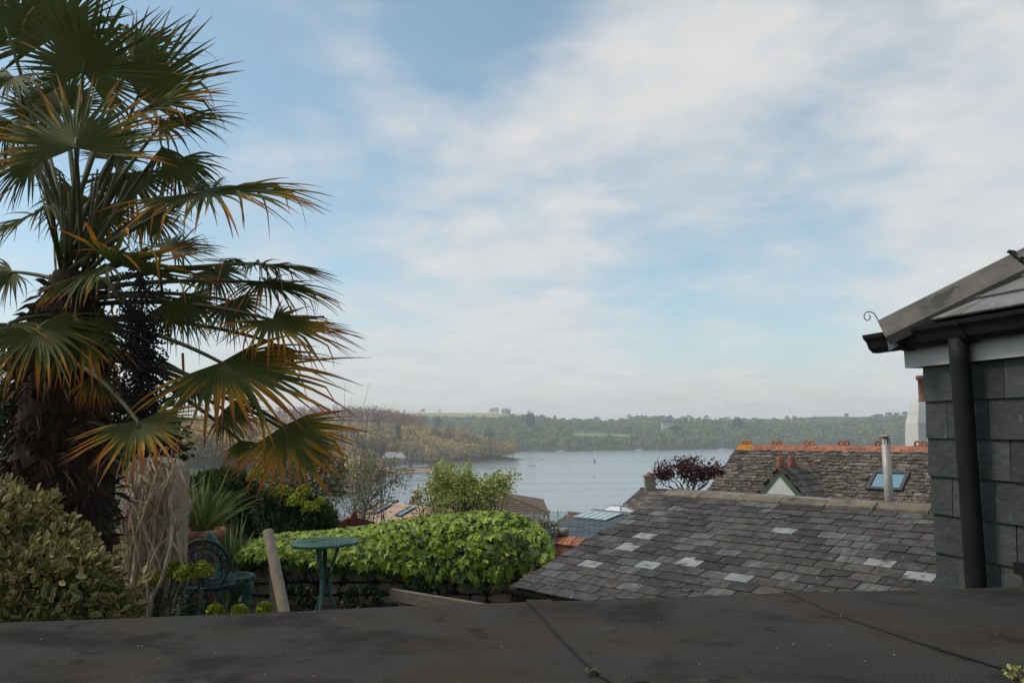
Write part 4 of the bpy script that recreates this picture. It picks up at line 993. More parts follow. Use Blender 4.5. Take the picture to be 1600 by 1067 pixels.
# ------------------------------------------------------------------ houses down the slope
def rows_slope(m, T, e, L, s, n, B, g, lift=.02, th=.02, cut=None, jit=.0):
    """courses of tiles: T top left, e along, s up-slope; cut(b)->(a0,a1) limits the course"""
    k = max(1, int(round(B / g))); g = B / k
    for i in range(k):
        b = (i + 1) * g; a0, a1 = (0, L) if cut is None else cut(b - g / 2)
        m.obox(T + e * a0 - s * b + n * (lift + random.uniform(-jit, jit)), e * (a1 - a0), s * (g + .01) - n * (lift * .8), n * th, random.uniform(.05, .95))
def gable_house(name, label, Aq, L, pitch, run, roof, wall, g, depth, ph=43, barge=None, wall_bottom=None, tiles=None, back=None):
    r, u, s, n = frame(ph, pitch); e = -r; B = run / math.cos(R(pitch)); back = back or run
    sbk = u * math.cos(R(pitch)) - Z * math.sin(R(pitch)); nb = e.cross(sbk); nb = nb if nb.z > 0 else -nb
    wz = wall_bottom if wall_bottom is not None else Aq.z - depth
    t = thing(name, label, name.split('_')[-1], V(*(Aq + e * L / 2).xy, wz))
    m = MB()
    if tiles:
        k = max(1, int(round(B / g)))
        for i in range(k):
            b = (i + 1) * B / k; a_ = -tiles * (.5 if i % 2 else 0)
            while a_ < L:
                a0 = max(0, a_); a1 = min(L, a_ + tiles) - .012
                if a1 > a0: m.obox(Aq + e * a0 - s * b + n * (.02 + random.uniform(-.003, .005)), e * (a1 - a0), s * (B / k + .01) - n * .015, n * .015, random.uniform(.05, .95))
                a_ += tiles
    else: rows_slope(m, Aq, e, L, s, n, B, g)
    Bk = back / math.cos(R(pitch)); m.prism([Aq + nb * .0, Aq + e * L, Aq + e * L + sbk * Bk, Aq + sbk * Bk], nb * .03)
    m.prism([Aq - n * .02, Aq + e * L - n * .02, Aq + e * L - s * B - n * .02, Aq - s * B - n * .02], n * .015)
    ro = m.build('roof', roof, t)
    mw = MB(); i_ = .1; f0 = Aq - s * (B - i_) + e * i_; eaz = f0.z - .06
    f1 = f0 + e * (L - 2 * i_); bk = u * (run + back - 2 * i_)
    mw.prism([V(*p.xy, wz) for p in (f0, f1, f1 + bk, f0 + bk)], (0, 0, eaz - wz))
    eb = eaz if abs(back - run) < .01 else (Aq + sbk * (Bk - i_)).z - .06
    g1 = f0 + bk
    mw.prism([V(*f0.xy, eaz), V(*g1.xy, min(eaz, eb)), V(*(Aq + e * i_).xy, Aq.z - .09)], e * .12)
    mw.build('wall', wall, t)
    if barge:
        mb2 = MB(); mb2.obox(Aq - e * .03 - n * .10, e * .025, -s * B, n * .115); mb2.obox(Aq - e * .03 - nb * .10, e * .025, sbk * Bk, nb * .115); mb2.build('bargeboard', barge, t)
    mr = MB(); mr.tube([Aq + Z * .02, Aq + e * L + Z * .02], .07, 8); mr.build('ridge', roof, t)
    return t, r, u, s, n, ro
# grey house with square chimney
Aq = P(1001, 764, 38)
hg, r3, u3, s3, n3, ro = gable_house('stone_roofed_house', 'grey roofed house with squat chimney beside the maroon tree', Aq, 5.5, 25, 3.2, 'slate_far', 'cream_wall', .16, 7, barge='balustrade_wood', tiles=.24)
cc = Aq - r3 * .55; m = MB(); m.box(V(cc.x, cc.y, Aq.z + .1), .46, .46, 1.0).box(V(cc.x, cc.y, Aq.z + .62), .56, .56, .09); co_ = m.build('chimney_stack', 'chimney_stone', hg)
MB().lathe(V(cc.x, cc.y, Aq.z + .66), [(.16, 0), (.14, .1), (.1, .13), (.09, .1)], 10).build('chimney_pot', 'terracotta', co_)
# blue slate roof with glazed strip and white lantern
Ab = P(925, 799.5, 24)
hb_, rb, ub, sb_, nb_, ro = gable_house('blue_slate_house', 'low blue slate roofed house with glazed roof strip', Ab, 3.2, 9.5, 2.35, 'blue_slate', 'white_paint', .12, 5, barge='white_paint', tiles=.2)
for k in range(5):
    o = Ab - rb * (-.02 + k * .25) - sb_ * .80 + nb_ * .045
    f_ = MB(); f_.obox(o, -rb * .24, sb_ * .03, nb_ * .03).obox(o + sb_ * .69, -rb * .24, sb_ * .03, nb_ * .03).obox(o + sb_ * .03, -rb * .022, sb_ * .66, nb_ * .03).obox(o - rb * .218 + sb_ * .03, -rb * .022, sb_ * .66, nb_ * .03)
    w_ = f_.build('roof_window', 'white_paint', hb_)
    MB().obox(o - rb * .024 + sb_ * .032, -rb * .192, sb_ * .655, nb_ * .018).build('pane', 'conservatory_glass', w_)
lt = thing('roof_lantern', 'white glazed roof lantern behind the blue slate roof', 'lantern', P(965, 802, 29) - Z * .9)
c = P(965, 801, 29); e = -rb
zt = P(965, 790, 29).z
b4 = [c + e * sx * .55 + ub * sy * .5 for sx, sy in ((-1, -1), (1, -1), (1, 1), (-1, 1))]; t4 = [V(*(c + e * sx * .22 + ub * sy * .12).xy, zt) for sx, sy in ((-1, -1), (1, -1), (1, 1), (-1, 1))]
m = MB().add(b4 + t4 + [p - Z * .9 for p in b4], [(0, 1, 5, 4), (1, 2, 6, 5), (2, 3, 7, 6), (3, 0, 4, 7), (4, 5, 6, 7), (8, 9, 1, 0), (9, 10, 2, 1), (10, 11, 3, 2), (11, 8, 0, 3)]); m.build('glazing', 'hull_white', lt)
m = MB()
for i in range(4): m.tube([b4[i] + Z * .01, t4[i] + Z * .01], .022, 6); m.tube([b4[i] + Z * .01, b4[(i + 1) % 4] + Z * .01], .02, 6); m.tube([t4[i] + Z * .01, t4[(i + 1) % 4] + Z * .01], .02, 6)
m.build('glazing_bars', 'steel', lt)
sr = P(889, 802, 33); gable_house('small_roofed_outhouse', 'little brown ridge peeping over the blue slate roof', sr, 1.1, 22, .9, 'brown_tile', 'cream_wall', .15, 3)
# brown tiled hipped roof by the water
D0 = 56; ez = P(858, 801.5, D0 - 4).z; rz = P(778, 768, D0 + 1).z
xl, xr = P(652, 801, D0 - 4).x, P(858, 801.5, D0 - 4).x; rl, rr_ = P(700, 768, D0 + 1).x, P(776, 768, D0 + 1).x
hh = thing('hipped_roof_house', 'brown tiled hip roofed house beyond the apple tree', 'house', V((xl + xr) / 2, D0, ez - 5))
m = MB(); k = 13
for i in range(k):
    t0, t1 = i / k, (i + 1) / k
    f = lambda t: (xl + (rl - xl) * t, xr + (rr_ - xr) * t, D0 - 4 + 5 * t, D0 + 6 - 5 * t, ez + (rz - ez) * t)
    a0, a1, y0, y1, z0 = f(t0); b0, b1, w0, w1, z1 = f(t1 + .01); lf = .05
    m.add([(a0, y0, z0 + lf), (a1, y0, z0 + lf), (a1, y1, z0 + lf), (a0, y1, z0 + lf), (b0, w0, z1), (b1, w0, z1), (b1, w1, z1), (b0, w1, z1), (a0, y0, z0), (a1, y0, z0), (a1, y1, z0), (a0, y1, z0)],
          [(0, 1, 5, 4), (1, 2, 6, 5), (2, 3, 7, 6), (3, 0, 4, 7), (8, 9, 1, 0), (9, 10, 2, 1), (10, 11, 3, 2), (11, 8, 0, 3)])
m.build('roof', 'brown_tile', hh)
m = MB()
for x0_, x1_ in ((xr, rr_), (xl, rl)): m.tube([V(x0_, D0 - 4, ez + .08), V(x1_, D0 + 1, rz + .08)], .10, 6)
m.tube([V(rl, D0 + 1, rz + .08), V(rr_, D0 + 1, rz + .08)], .11, 6); m.build('ridge', 'brown_tile', hh)
MB().obox((xl + .05, D0 - 3.95, ez - .22), (xr - xl - .1, 0, 0), (0, 9.9, 0), (0, 0, .21)).build('fascia', 'white_paint', hh)
MB().obox((xl + .5, D0 - 3.4, ez - 5), (xr - xl - 1, 0, 0), (0, 8.8, 0), (0, 0, 4.78)).build('wall', 'cream_wall', hh)
for k in range(4):
    w_ = MB().box(V(xr - 1.4 - k * 2.1, D0 - 3.42, ez - 1.2), 1.2, .1, 1.2).build('window', 'white_paint', hh); MB().box(V(xr - 1.4 - k * 2.1, D0 - 3.48, ez - 1.2), 1.0, .04, 1.0).build('pane', 'sky_glass', w_)
# terrace balustrade between apple tree and blue roof
bl = thing('glass_balustrade', 'timber posted glass balustrade left of the blue slate roof', 'balustrade', P(838, 824, 27) - Z * .3)
bd = [(802, 27.6), (813, 27.4), (833, 27.2), (850, 27.0), (857, 27.8), (872, 27.6), (888, 27.4)]
for i, (x, D) in enumerate(bd):
    b_, t_ = P(x, 823, D), P(x, 799 if i < 5 else 797, D); t_ = V(b_.x, b_.y, t_.z)
    if i < 5: MB().tube([b_ - Z * .25, t_], .045, 6).build('post', 'balustrade_wood', bl)
    else: MB().tube([b_ - Z * .25, t_], .018, 6).build('post', 'steel', bl)
    if i:
        q0 = P(bd[i - 1][0], 823, bd[i - 1][1]); d = V(*b_.xy, q0.z) - q0
        MB().obox(q0 + d * .06 + Z * .05, d * .88, V(0, .012, 0), Z * (t_.z - q0.z - .1)).build('pane', 'clear_glass', bl)
m = MB(); q0, q1 = P(795, 824, 27.8), P(895, 824, 27.2); m.obox(V(q0.x, q0.y - .6, q0.z - .3), V(q1.x - q0.x, q1.y - q0.y, 0), V(0, 2, 0), V(0, 0, .14)); m.build('deck', 'balustrade_wood', bl)
m = MB(); m.obox(V(q0.x, q0.y - .5, q0.z - 4), V(q1.x - q0.x, q1.y - q0.y, 0), V(0, 1.8, 0), V(0, 0, 3.69)); m.build('retaining_wall', 'render_wall', bl)
q = P(818, 818, 27); tag(MB().lathe(q - Z * .38, [(.13, 0), (.17, .25), (.2, .3), (.16, .3)], 12).build('terrace_pot', 'terracotta', None, True, at=q), 'small terracotta pot on the balustraded terrace', 'pot')
# pink tiled roof with three roof windows
Ap = P(583, 786.5, 27)
hp, rp_, up2, sp2, np2, ro = gable_house('pink_tiled_house', 'house with pale pink tiled roof and blue roof windows', Ap, 4.4, 21, 3.0, 'pink_tile', 'cream_wall', .15, 6, tiles=.2)
for px, py in ((556, 802.5), (579, 804), (617, 808)):
    o = PL(px, py, Ap, np2) + np2 * .04; f_ = MB(); ww, wl_ = .34, .95
    f_.obox(o, -rp_ * ww, sp2 * .05, np2 * .05).obox(o + sp2 * (wl_ - .14), -rp_ * ww, sp2 * .14, np2 * .05).obox(o + sp2 * .05, -rp_ * .04, sp2 * (wl_ - .19), np2 * .05).obox(o - rp_ * (ww - .04) + sp2 * .05, -rp_ * .04, sp2 * (wl_ - .19), np2 * .05)
    w_ = f_.build('roof_window', 'dark_metal', hp)
    MB().obox(o - rp_ * .045 + sp2 * .055, -rp_ * (ww - .09), sp2 * (wl_ - .20), np2 * .03).build('pane', 'sky_glass', w_)
wl0 = P(622, 794, 32); tag(MB().obox(wl0 - Z * 2, P(655, 797, 32) - wl0, V(.0, .3, 0), Z * 2.0).build('parapet_wall', 'grey_roof', None, at=wl0), 'dark parapet wall behind the pink tiled roof', 'wall')
cq = P(651, 797, 36); ck = thing('brick_chimney', 'small stone chimney with red pot left of the apple tree', 'chimney', cq - Z * 1.2)
zt = P(651, 777, 36).z; m = MB(); m.box(V(cq.x, cq.y, (cq.z - 1.2 + zt) / 2), .38, .38, zt - cq.z + 1.2).box(V(cq.x, cq.y, zt + .03), .46, .46, .08); m.build('stack', 'chimney_stone', ck)
MB().lathe(V(cq.x, cq.y, zt + .06), [(.14, 0), (.11, .05), (.10, .2), (.13, .22), (.12, .26), (.07, .25)], 12).build('chimney_pot', 'terracotta', ck, True)
# garden shed gable
As = P(549, 809, 11)
r_s, u_s, s_s, n_s = frame(43, 17)
shd = thing('garden_shed', 'garden shed with red brown bargeboards behind the ivy', 'shed', As - Z * 2.2)
sk = u_s * math.cos(R(17)) - Z * math.sin(R(17)); nk = r_s.cross(sk); nk = nk if nk.z > 0 else -nk
m = MB(); m.prism([As, As + r_s * 2, As + r_s * 2 - s_s * 1.0, As - s_s * 1.0], n_s * .02); m.prism([As, As + r_s * 2, As + r_s * 2 + sk * 1.0, As + sk * 1.0], nk * .02); m.build('roof', 'shed_felt', shd)
for d_, nn in ((-s_s, n_s), (sk, nk)): MB().obox(As - r_s * .03 - nn * .075, r_s * .028, d_ * 1.02, nn * .10).build('bargeboard', 'red_wood', shd)
m = MB(); m.prism([As - r_s * .06 + u_s * x + Z * z for x, z in ((-.05, -.11), (.05, -.11), (.055, .0), (.0, .09), (-.055, .0))], r_s * .028); m.build('finial', 'red_wood', shd)
m = MB(); f0 = As + r_s * .12 - u_s * .85; m.prism([V(*p.xy, As.z - 2.2) for p in (f0, f0 + u_s * 1.7, f0 + u_s * 1.7 + r_s * 1.8, f0 + r_s * 1.8)], (0, 0, 1.93)); m.prism([V(*f0.xy, As.z - .27), V(*(f0 + u_s * 1.7).xy, As.z - .27), As + r_s * .12 - Z * .02], r_s * .05); m.build('wall', 'red_wood', shd)
# brick parapet with terracotta copings
bp = P(866, 851, 10.2); bk = thing('brick_parapet', 'short brick parapet with red terracotta coping tiles by the ivy end', 'wall', bp - Z * 1.6)
q = P(908, 851, 9.9); d = V(q.x - bp.x, q.y - bp.y, 0); u0 = V(-d.y, d.x, 0).normalized()
MB().obox(V(bp.x, bp.y, bp.z - 1.6), d, u0 * .2, Z * 1.62).build('wall', 'brick', bk)
for k in range(3):
    m = MB(); o = V(bp.x, bp.y, bp.z + .025) + d * (k / 3 + .02) - u0 * .03; m.prism([o, o + u0 * .26, o + u0 * .22 + Z * .05, o + u0 * .13 + Z * .085, o + u0 * .04 + Z * .05], d * .3); m.build('coping_tile', 'terracotta', bk)
q = bp + d * .18 + u0 * .1 + Z * .11; tag(MB().lathe(q, [(.05, 0), (.07, .05), (.065, .09), (.03, .10), (.028, .05)], 12).build('stone_urn', 'mortar', None, True, at=q), 'little pale stone urn on the brick parapet', 'urn')

# ------------------------------------------------------------------ branching trees and shrubs
def tree_leafy(name, label, cat, base, segs, tips, mat, n, size, bark, spread=.05, tmpl=T_FOLD, up=.3, group=None, minseg=3):
    t = thing(name, label, cat, base, group)
    m = MB()
    for pts, rr in segs: m.tube(pts, rr, 5 if rr[0] < .02 else 8, cap=False)
    m.build('branches', bark, t, True)
    if n:
        ti = RNG.integers(0, len(tips), n); p = np.array([tips[i][0] for i in ti], float) + RNG.normal(0, spread, (n, 3))
        ax = np.array([tips[i][1] for i in ti], float) + RNG.normal(0, .8, (n, 3)); nr = RNG.normal(0, .6, (n, 3)) + np.array([0, -.15, up + .4])
        v, f, r = leaves(*tmpl, p, ax, nr, size * RNG.uniform(.6, 1.25, n), RNG.uniform(.02, 1, n))
        link('crown', npmesh('crown', v, 3, mat, tuple(WLOC[t.name]), r, faces=f), t, WLOC[t.name])
    return t
def fit_segs(segs, tips, base, box):
    """scale a grown skeleton about its base so that its spread matches the real width and height"""
    pts = [p for s in segs for p in s[0]]; b = Vector(base)
    hx = max(abs(p.x - b.x) for p in pts); hz = max(p.z - b.z for p in pts); hy = max(abs(p.y - b.y) for p in pts)
    k = V(box[0] / hx, box[0] / hy, box[1] / hz)
    f = lambda p: V(b.x + (p.x - b.x) * k.x, b.y + (p.y - b.y) * k.y, b.z + (p.z - b.z) * k.z)
    return [([f(p) for p in a], r) for a, r in segs], [(f(p), d) for p, d in tips]
def rooted(px, py, D):
    p = P(px, py, D); return V(p.x, p.y, gh(p.x, p.y) - .1)
# young apple tree behind the ivy
random.seed(21); b = rooted(728, 800, 12.5); top = P(735, 724, 12.5).z; segs, tips = [], []
segs.append(([b, b + V(.02, 0, (top - b.z) * .4)], [.05, .045]))
for k in range(13):
    a_ = k * 2 * math.pi / 6.5 + random.uniform(-.3, .3); e_k = 1.0 if k % 2 else .5
    grow(b + V(0, 0, (top - b.z) * random.uniform(.3, .5)), (math.cos(a_) * e_k, math.sin(a_) * e_k * .8, .85), .6, .018, 3, segs, tips, .6, .16, .3, .7, (2, 3))
segs, tips = fit_segs(segs, tips, b, (.92, top - b.z))
for k in range(420):
    d = Vector(rsph(1)[0]); q = P(728, 774, 12.5) + V(d.x * .80, d.y * .6, abs(d.z) * .34 - .06 + .22 * mnoise.noise((d.x * 3, d.z * 3, 4))) * random.uniform(.55, 1.05) + V(0, 0, -.02)
    tips.append((q, V(d.x, d.y, .7).normalized()))
    if k % 3 == 0: segs.append(([b + V((q.x - b.x) * .08, (q.y - b.y) * .08, (q.z - b.z) * random.uniform(.45, .7)), b.lerp(q, .75) + V(0, 0, .06), q], [.007, .005, .0025]))
for k in range(16):          # long sprays standing out of the crown
    q0 = P(random.uniform(672, 790), random.uniform(756, 776), 12.5 + random.uniform(-.3, .3)); d = V((q0.x - b.x) * .9 + random.gauss(0, .15), random.gauss(0, .2), .9).normalized(); ln_ = random.uniform(.08, .24) * (1.3 if k < 2 else 1); pp_ = [q0]
    for w in range(5): d = (d + V(random.gauss(0, .12), 0, random.gauss(0, .1))).normalized(); pp_.append(pp_[-1] + d * ln_ / 4); tips += [(pp_[-1].copy(), d.copy())] * 5
    segs.append((pp_, [.006, .005, .004, .003, .002, .0015]))
tree_leafy('apple_tree', 'bright young green leafed apple tree behind the ivy', 'tree', b, segs, tips, 'apple_leaf', 12000, .052, 'bark', .06)
# bare scrubby tree left of the river
random.seed(5); b = rooted(560, 800, 14); top = P(560, 598, 14).z; segs, tips = [], []
for k in range(9):
    grow(b + V(random.gauss(0, .2), random.gauss(0, .2), 0), (random.gauss(0, .28), random.gauss(0, .25), 1), (top - b.z) * random.uniform(.28, .42), .03, 3, segs, tips, .42, .10, .45, .7, (2, 3))
segs, tips = fit_segs(segs, tips, b, (.95, top - b.z))
low = [t for t in tips if t[0].z < b.z + (top - b.z) * .75]
tree_leafy('bare_tree', 'bare twiggy tree with first buds behind the orange palm leaf', 'tree', b, segs, low, 'olive_leaf', 2600, .045, 'bark_grey', .10)
# gnarled hawthorn with grey twigs, right of it
random.seed(9); b = rooted(566, 830, 12.5); segs, tips = [], []; top = P(575, 730, 12.5).z
segs.append(([b, P(568, 800, 12.5), P(571, 785, 12.5)], [.03, .026, .022]))
for k in range(7): grow(P(571, 787, 12.5), (random.uniform(-.3, .9), random.gauss(0, .4), random.uniform(.1, .8)), .36, .013, 3, segs, tips, .8, .25, .1, .72, (2, 3))
tree_leafy('hawthorn', 'gnarled grey twigged hawthorn in front of the pink roof', 'tree', b, segs, tips, 'olive_leaf', 1100, .04, 'bark_grey', .06)
# maroon maple
random.seed(12); b = rooted(1078, 800, 17); top = P(1078, 713, 17).z; segs, tips = [], []
zc = P(1078, 775, 17).z
segs.append(([b, V(b.x, b.y, zc)], [.07, .05]))
for k in range(9):
    a_ = k * .7; grow(V(b.x, b.y, zc), (math.cos(a_) * .9, math.sin(a_) * .8, random.uniform(.5, 1.1)), .45, .02, 3, segs, tips, .6, .16, .3, .7, (2, 3))
segs2, tips2 = fit_segs(segs[1:], tips, V(b.x, b.y, zc), (.72, top - zc)); segs = segs[:1] + segs2
tree_leafy('maroon_maple', 'maroon leafed maple beside the crested slate roof', 'tree', b, segs, tips2, 'maple_leaf', 2600, .065, 'bark', .05)
b = rooted(641, 797, 30); q = P(641, 790, 30); random.seed(3); segs, tips = [], []
for k in range(6): grow(V(b.x, b.y, q.z - .3), (random.gauss(0, .4), random.gauss(0, .3), 1), .25, .012, 2, segs, tips, .6, .15, .3)
segs.append(([b, V(b.x, b.y, q.z - .28)], [.03, .02]))
tree_leafy('flowering_shrub', 'small pink flowering shrub beside the stone chimney', 'shrub', b, segs, tips, 'pink_blossom', 500, .05, 'bark', .04)
def bush(name, label, c, rx, ry, rz, n, size, mat, tmpl=T_FOLD, cat='shrub', group=None, jit=.2, stems=True):
    base = V(c.x, c.y, min(c.z - rz, gh(c.x, c.y))); t = thing(name, label, cat, base, group)
    d = rsph(n); d[:, 2] = np.where(d[:, 2] < -.6, -d[:, 2], d[:, 2]); ld = rsph(12); lump = np.max(d @ ld.T, 1)
    p = np.array(c) + d * (RNG.uniform(.45, 1.0, (n, 1)) ** .5 * (.75 + .3 * np.clip((lump - .6) / .4, 0, 1))[:, None]) * np.array([rx, ry, rz])
    v, f, r = leaves(*tmpl, p, d + RNG.normal(0, .5, (n, 3)) + np.array([0, 0, .3]), d + RNG.normal(0, .4, (n, 3)) + np.array([0, 0, .5]), size * RNG.uniform(.6, 1.2, n), np.clip(RNG.normal(.5, .25, n), .02, 1))
    link('foliage', npmesh('foliage', v, 3, mat, tuple(WLOC[t.name]), r, faces=f), t, WLOC[t.name])
    if not stems: return t
    m = MB()
    for k in range(7):
        a_ = k * .9; m.tube([base + V(0, 0, -.05), base + V(math.cos(a_) * rx * .2, math.sin(a_) * ry * .2, (c.z - base.z) * .6), Vector(c) + V(math.cos(a_) * rx * .6, math.sin(a_) * ry * .6, rz * .3)], [.018, .014, .006], 6)
    m.build('stems', 'bark', t, True); return t
bush('lavender_bush', 'silvery grey bush at the right end of the ivy', P(850, 832, 10.3), .22, .2, .16, 900, .05, 'lavender_leaf')

# ------------------------------------------------------------------ terrace garden
GZ = CAMZ - 1.78
def flat(x, y, z=GZ): return V(x, y, z)
mb = MB(); mb.add([(-7, 1.5, GZ + .015), (1.6, 1.5, GZ + .015), (1.6, 9.5, GZ + .015), (-7, 9.5, GZ + .015)], [(0, 1, 2, 3)])
tag(mb.build('terrace', 'terrace'), 'earthy terrace behind the felt roof', kind='structure')
# stone retaining wall under the ivy
WD = 8.35
x0, x1 = P(375, 900, WD).x, P(812, 900, WD).x; wt = P(600, 862, WD).z
sw = thing('stone_wall', 'rubble stone wall below the ivy', 'wall', V((x0 + x1) / 2, WD + .2, GZ - .3))
MB().obox((x0, WD + .06, GZ - .3), (x1 - x0, 0, 0), (0, .4, 0), (0, 0, wt - GZ + .3)).build('core', 'slate_edge', sw)
def stone(o, w, h, d):
    m = MB(); n = 9; vs = []
    for y, k in ((d, 1.0), (.03, 1.0), (0, .82)):
        for i in range(n):
            a_ = 2 * math.pi * i / n; q = max(abs(math.cos(a_)), abs(math.sin(a_))) ** .75
            vs.append((w / 2 * math.cos(a_) / q * k * random.uniform(.9, 1.04), y + random.uniform(-.008, .008), h / 2 * math.sin(a_) / q * k * random.uniform(.9, 1.04)))
    fs = [(j * n + i, j * n + (i + 1) % n, (j + 1) * n + (i + 1) % n, (j + 1) * n + i) for j in range(2) for i in range(n)] + [tuple(range(2 * n, 3 * n))]
    m.add(vs, fs); q = m.build('stone', 'stone', None, at=V(0, 0, 0), smooth=False); q.parent = sw; q.location = Vector(o) - wl(sw); WLOC[q.name] = Vector(o)
random.seed(31); z = GZ + .0; row = 0
while z < wt - .02:
    h = random.uniform(.10, .17); x = x0 + random.uniform(0, .1)
    while x < x1 - .05:
        w = random.uniform(.14, .42); w = min(w, x1 - x)
        stone((x + w / 2, WD + random.uniform(-.02, .03), z + h / 2), w * .97, h * random.uniform(.85, 1.0), .16); x += w
    z += h
c0 = P(735, 905, WD - .06); c1 = P(812, 893, WD - .06)
m = MB(); m.obox(V(c0.x, WD - .08, P(770, 900, WD).z), V(c1.x - c0.x, 0, 0), V(0, .4, 0), Z * .12); m.build('concrete_cap', 'render_wall', sw)
# ivy over it
def prof(px, pts): return np.interp(px, [p[0] for p in pts], [p[1] for p in pts])
TOPP = [(376, 856), (395, 842), (430, 834), (500, 830), (560, 823), (610, 813), (660, 806), (740, 800), (790, 799), (825, 810), (848, 826), (864, 852)]
BOTP = [(376, 870), (430, 872), (500, 878), (570, 884), (620, 892), (680, 902), (740, 908), (790, 902), (820, 888), (864, 866)]
def ivy_pts(n, inset):
    px = RNG.uniform(378, 862, n); t = RNG.uniform(0, 1.75, n); ty, by = prof(px, TOPP), prof(px, BOTP)
    lum = np.array([mnoise.noise((a / 40., b * 3, .5)) + .8 * mnoise.noise((a / 14., b * 6, 2.5)) for a, b in zip(px, t)])
    out = np.zeros((n, 3)); nr = np.zeros((n, 3))
    for i in range(n):
        D = 8.15; a_ = min(t[i], 1.75) * math.pi / 2
        zt, zb = P(px[i], ty[i], D + .4).z, P(px[i], by[i], D).z
        R0 = .42; x = P(px[i], (ty[i] + by[i]) / 2, D + .2).x
        hz = zt - zb; k = 1 + .12 * lum[i]
        out[i] = (x, D + R0 * (1 - math.cos(a_) * k) + inset, zb + hz * math.sin(a_) ** .9 * (1 + .06 * lum[i]) - inset * .7 if a_ <= math.pi / 2 else zb + hz * math.sin(a_) - inset * .7)
        nr[i] = (0, -math.cos(a_), math.sin(a_))
    return out, nr
ivy = thing('ivy', 'lush lime green ivy mound over the stone wall', 'ivy', V((x0 + x1) / 2, WD + .2, wt - .05))
def ivy_leaf_set(n, inset, lo, hi, sz):
    p, nr = ivy_pts(n, inset)
    nn = nr + RNG.normal(0, .5, (n, 3)) + np.array([0, 0, .25]); ax = np.stack([RNG.normal(0, .55, n), -nr[:, 2] * .9 + RNG.normal(0, .3, n), -.75 + RNG.normal(0, .3, n)], -1)
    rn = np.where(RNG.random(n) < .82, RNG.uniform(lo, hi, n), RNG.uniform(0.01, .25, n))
    return p, ax, nn, sz * RNG.uniform(.45, 1.3, n), rn
p, ax, nn, sz, rn = ivy_leaf_set(7000, 0, .28, 1, .068)
order = np.argsort(p[:, 1] - 0.0 * p[:, 2]); front = order[:2900]; sel = RNG.choice(front, 300, replace=False); msk = np.ones(len(p), bool); msk[sel] = False
v, f, r = leaves(*T_IVY, p[msk], ax[msk], nn[msk], sz[msk], rn[msk])
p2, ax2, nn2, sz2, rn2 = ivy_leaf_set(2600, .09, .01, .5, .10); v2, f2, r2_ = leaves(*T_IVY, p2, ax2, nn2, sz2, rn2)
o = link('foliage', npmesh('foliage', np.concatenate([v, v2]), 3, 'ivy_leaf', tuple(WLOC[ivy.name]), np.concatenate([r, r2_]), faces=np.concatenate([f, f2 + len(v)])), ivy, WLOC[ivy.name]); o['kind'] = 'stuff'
LM = []
for k in range(6):
    v, f, r = leaves(*T_IVY, np.zeros((1, 3)), np.array([[0, 1., 0]]), np.array([[0, 0, 1.]]), [1.], [(.40, .55, .7, .85, .98, .2)[k]])
    LM.append(npmesh('leaf', v, 3, 'ivy_leaf', (0, 0, 0), r, faces=f))
for i in sel:
    y = Vector(ax[i]).normalized(); z = Vector(nn[i]); z = (z - y * z.dot(y)).normalized(); x = y.cross(z)
    q = basis(x, y, z, Vector(p[i]) + z * .01); q = q @ Matrix.Scale(float(sz[i]) * 1.05, 4)
    link_m('leaf', LM[5] if rn[i] < .3 else LM[random.randrange(5)], q, ivy)
m = MB()
for k in range(26):
    x = random.uniform(x0 + .1, x1); pt = [V(x, WD + .02, GZ + random.uniform(.05, .3))]
    for i in range(5): pt.append(pt[-1] + V(random.gauss(0, .05), random.gauss(0, .01), .09))
    m.tube(pt, [.008, .008, .007, .006, .005, .004], 5)
m.build('stems', 'bark', ivy, True)
# ferny weeds at the wall foot
for px, D, lb in ((565, 8.05, 'dark fern tuft at the wall foot behind the table'), (665, 8.1, 'dark weed tuft at the wall foot under the plank end'), (462, 8.0, 'dark weeds at the wall foot behind the leaning post')):
    c = P(px, 930, D); bush('weed_tuft', lb, V(c.x, c.y, GZ + .12), .20, .10, .12, 300, .06, 'dark_leaf', cat='plant')
bush('broad_leaf_clump', 'darker long leaved clump hanging at the right end of the ivy', P(800, 868, 8.0), .20, .08, .15, 130, .10, 'sword_leaf', cat='plant', stems=False)

# --- cast iron table
tb = P(508, 846, 7.4); tc_ = V(tb.x, tb.y, GZ); th = tb.z - GZ
t = thing('bistro_table', 'round green cast iron table in front of the ivy', 'table', tc_)
TR = .305
m = MB(); m.lathe(tc_ + Z * th, [(0, -.006), (TR - .03, -.006), (TR - .012, -.022), (TR - .002, -.022), (TR, -.008), (TR - .003, .004), (TR - .016, .006), (TR - .02, .0), (TR - .035, .0), (TR - .04, .003), (.12, .003), (.115, -.002), (0, -.002)], 48); tp = m.build('table_top', 'iron_green', t, True)
m = MB()
for rr in (.09, .15, .21, .255):
    m.tube([tc_ + Z * (th + .003) + V(rr * math.cos(a), rr * math.sin(a), 0) for a in np.linspace(0, 2 * math.pi, 40)[:-1]], .004, 5, closed=True)
for k in range(16):
    a = k * math.pi / 8; m.tube([tc_ + Z * (th + .003) + V(q * math.cos(a), q * math.sin(a), 0) for q in (.09, .255)], .004, 5)
m.build('openwork', 'iron_green', tp, True)
MB().lathe(tc_ + Z * (th * .40), [(.02, -.02), (.05, .0), (.045, .03), (.02, .05), (.02, th * .55), (.04, th * .58), (.10, th * .59)], 16).build('column', 'iron_dark', t, True)
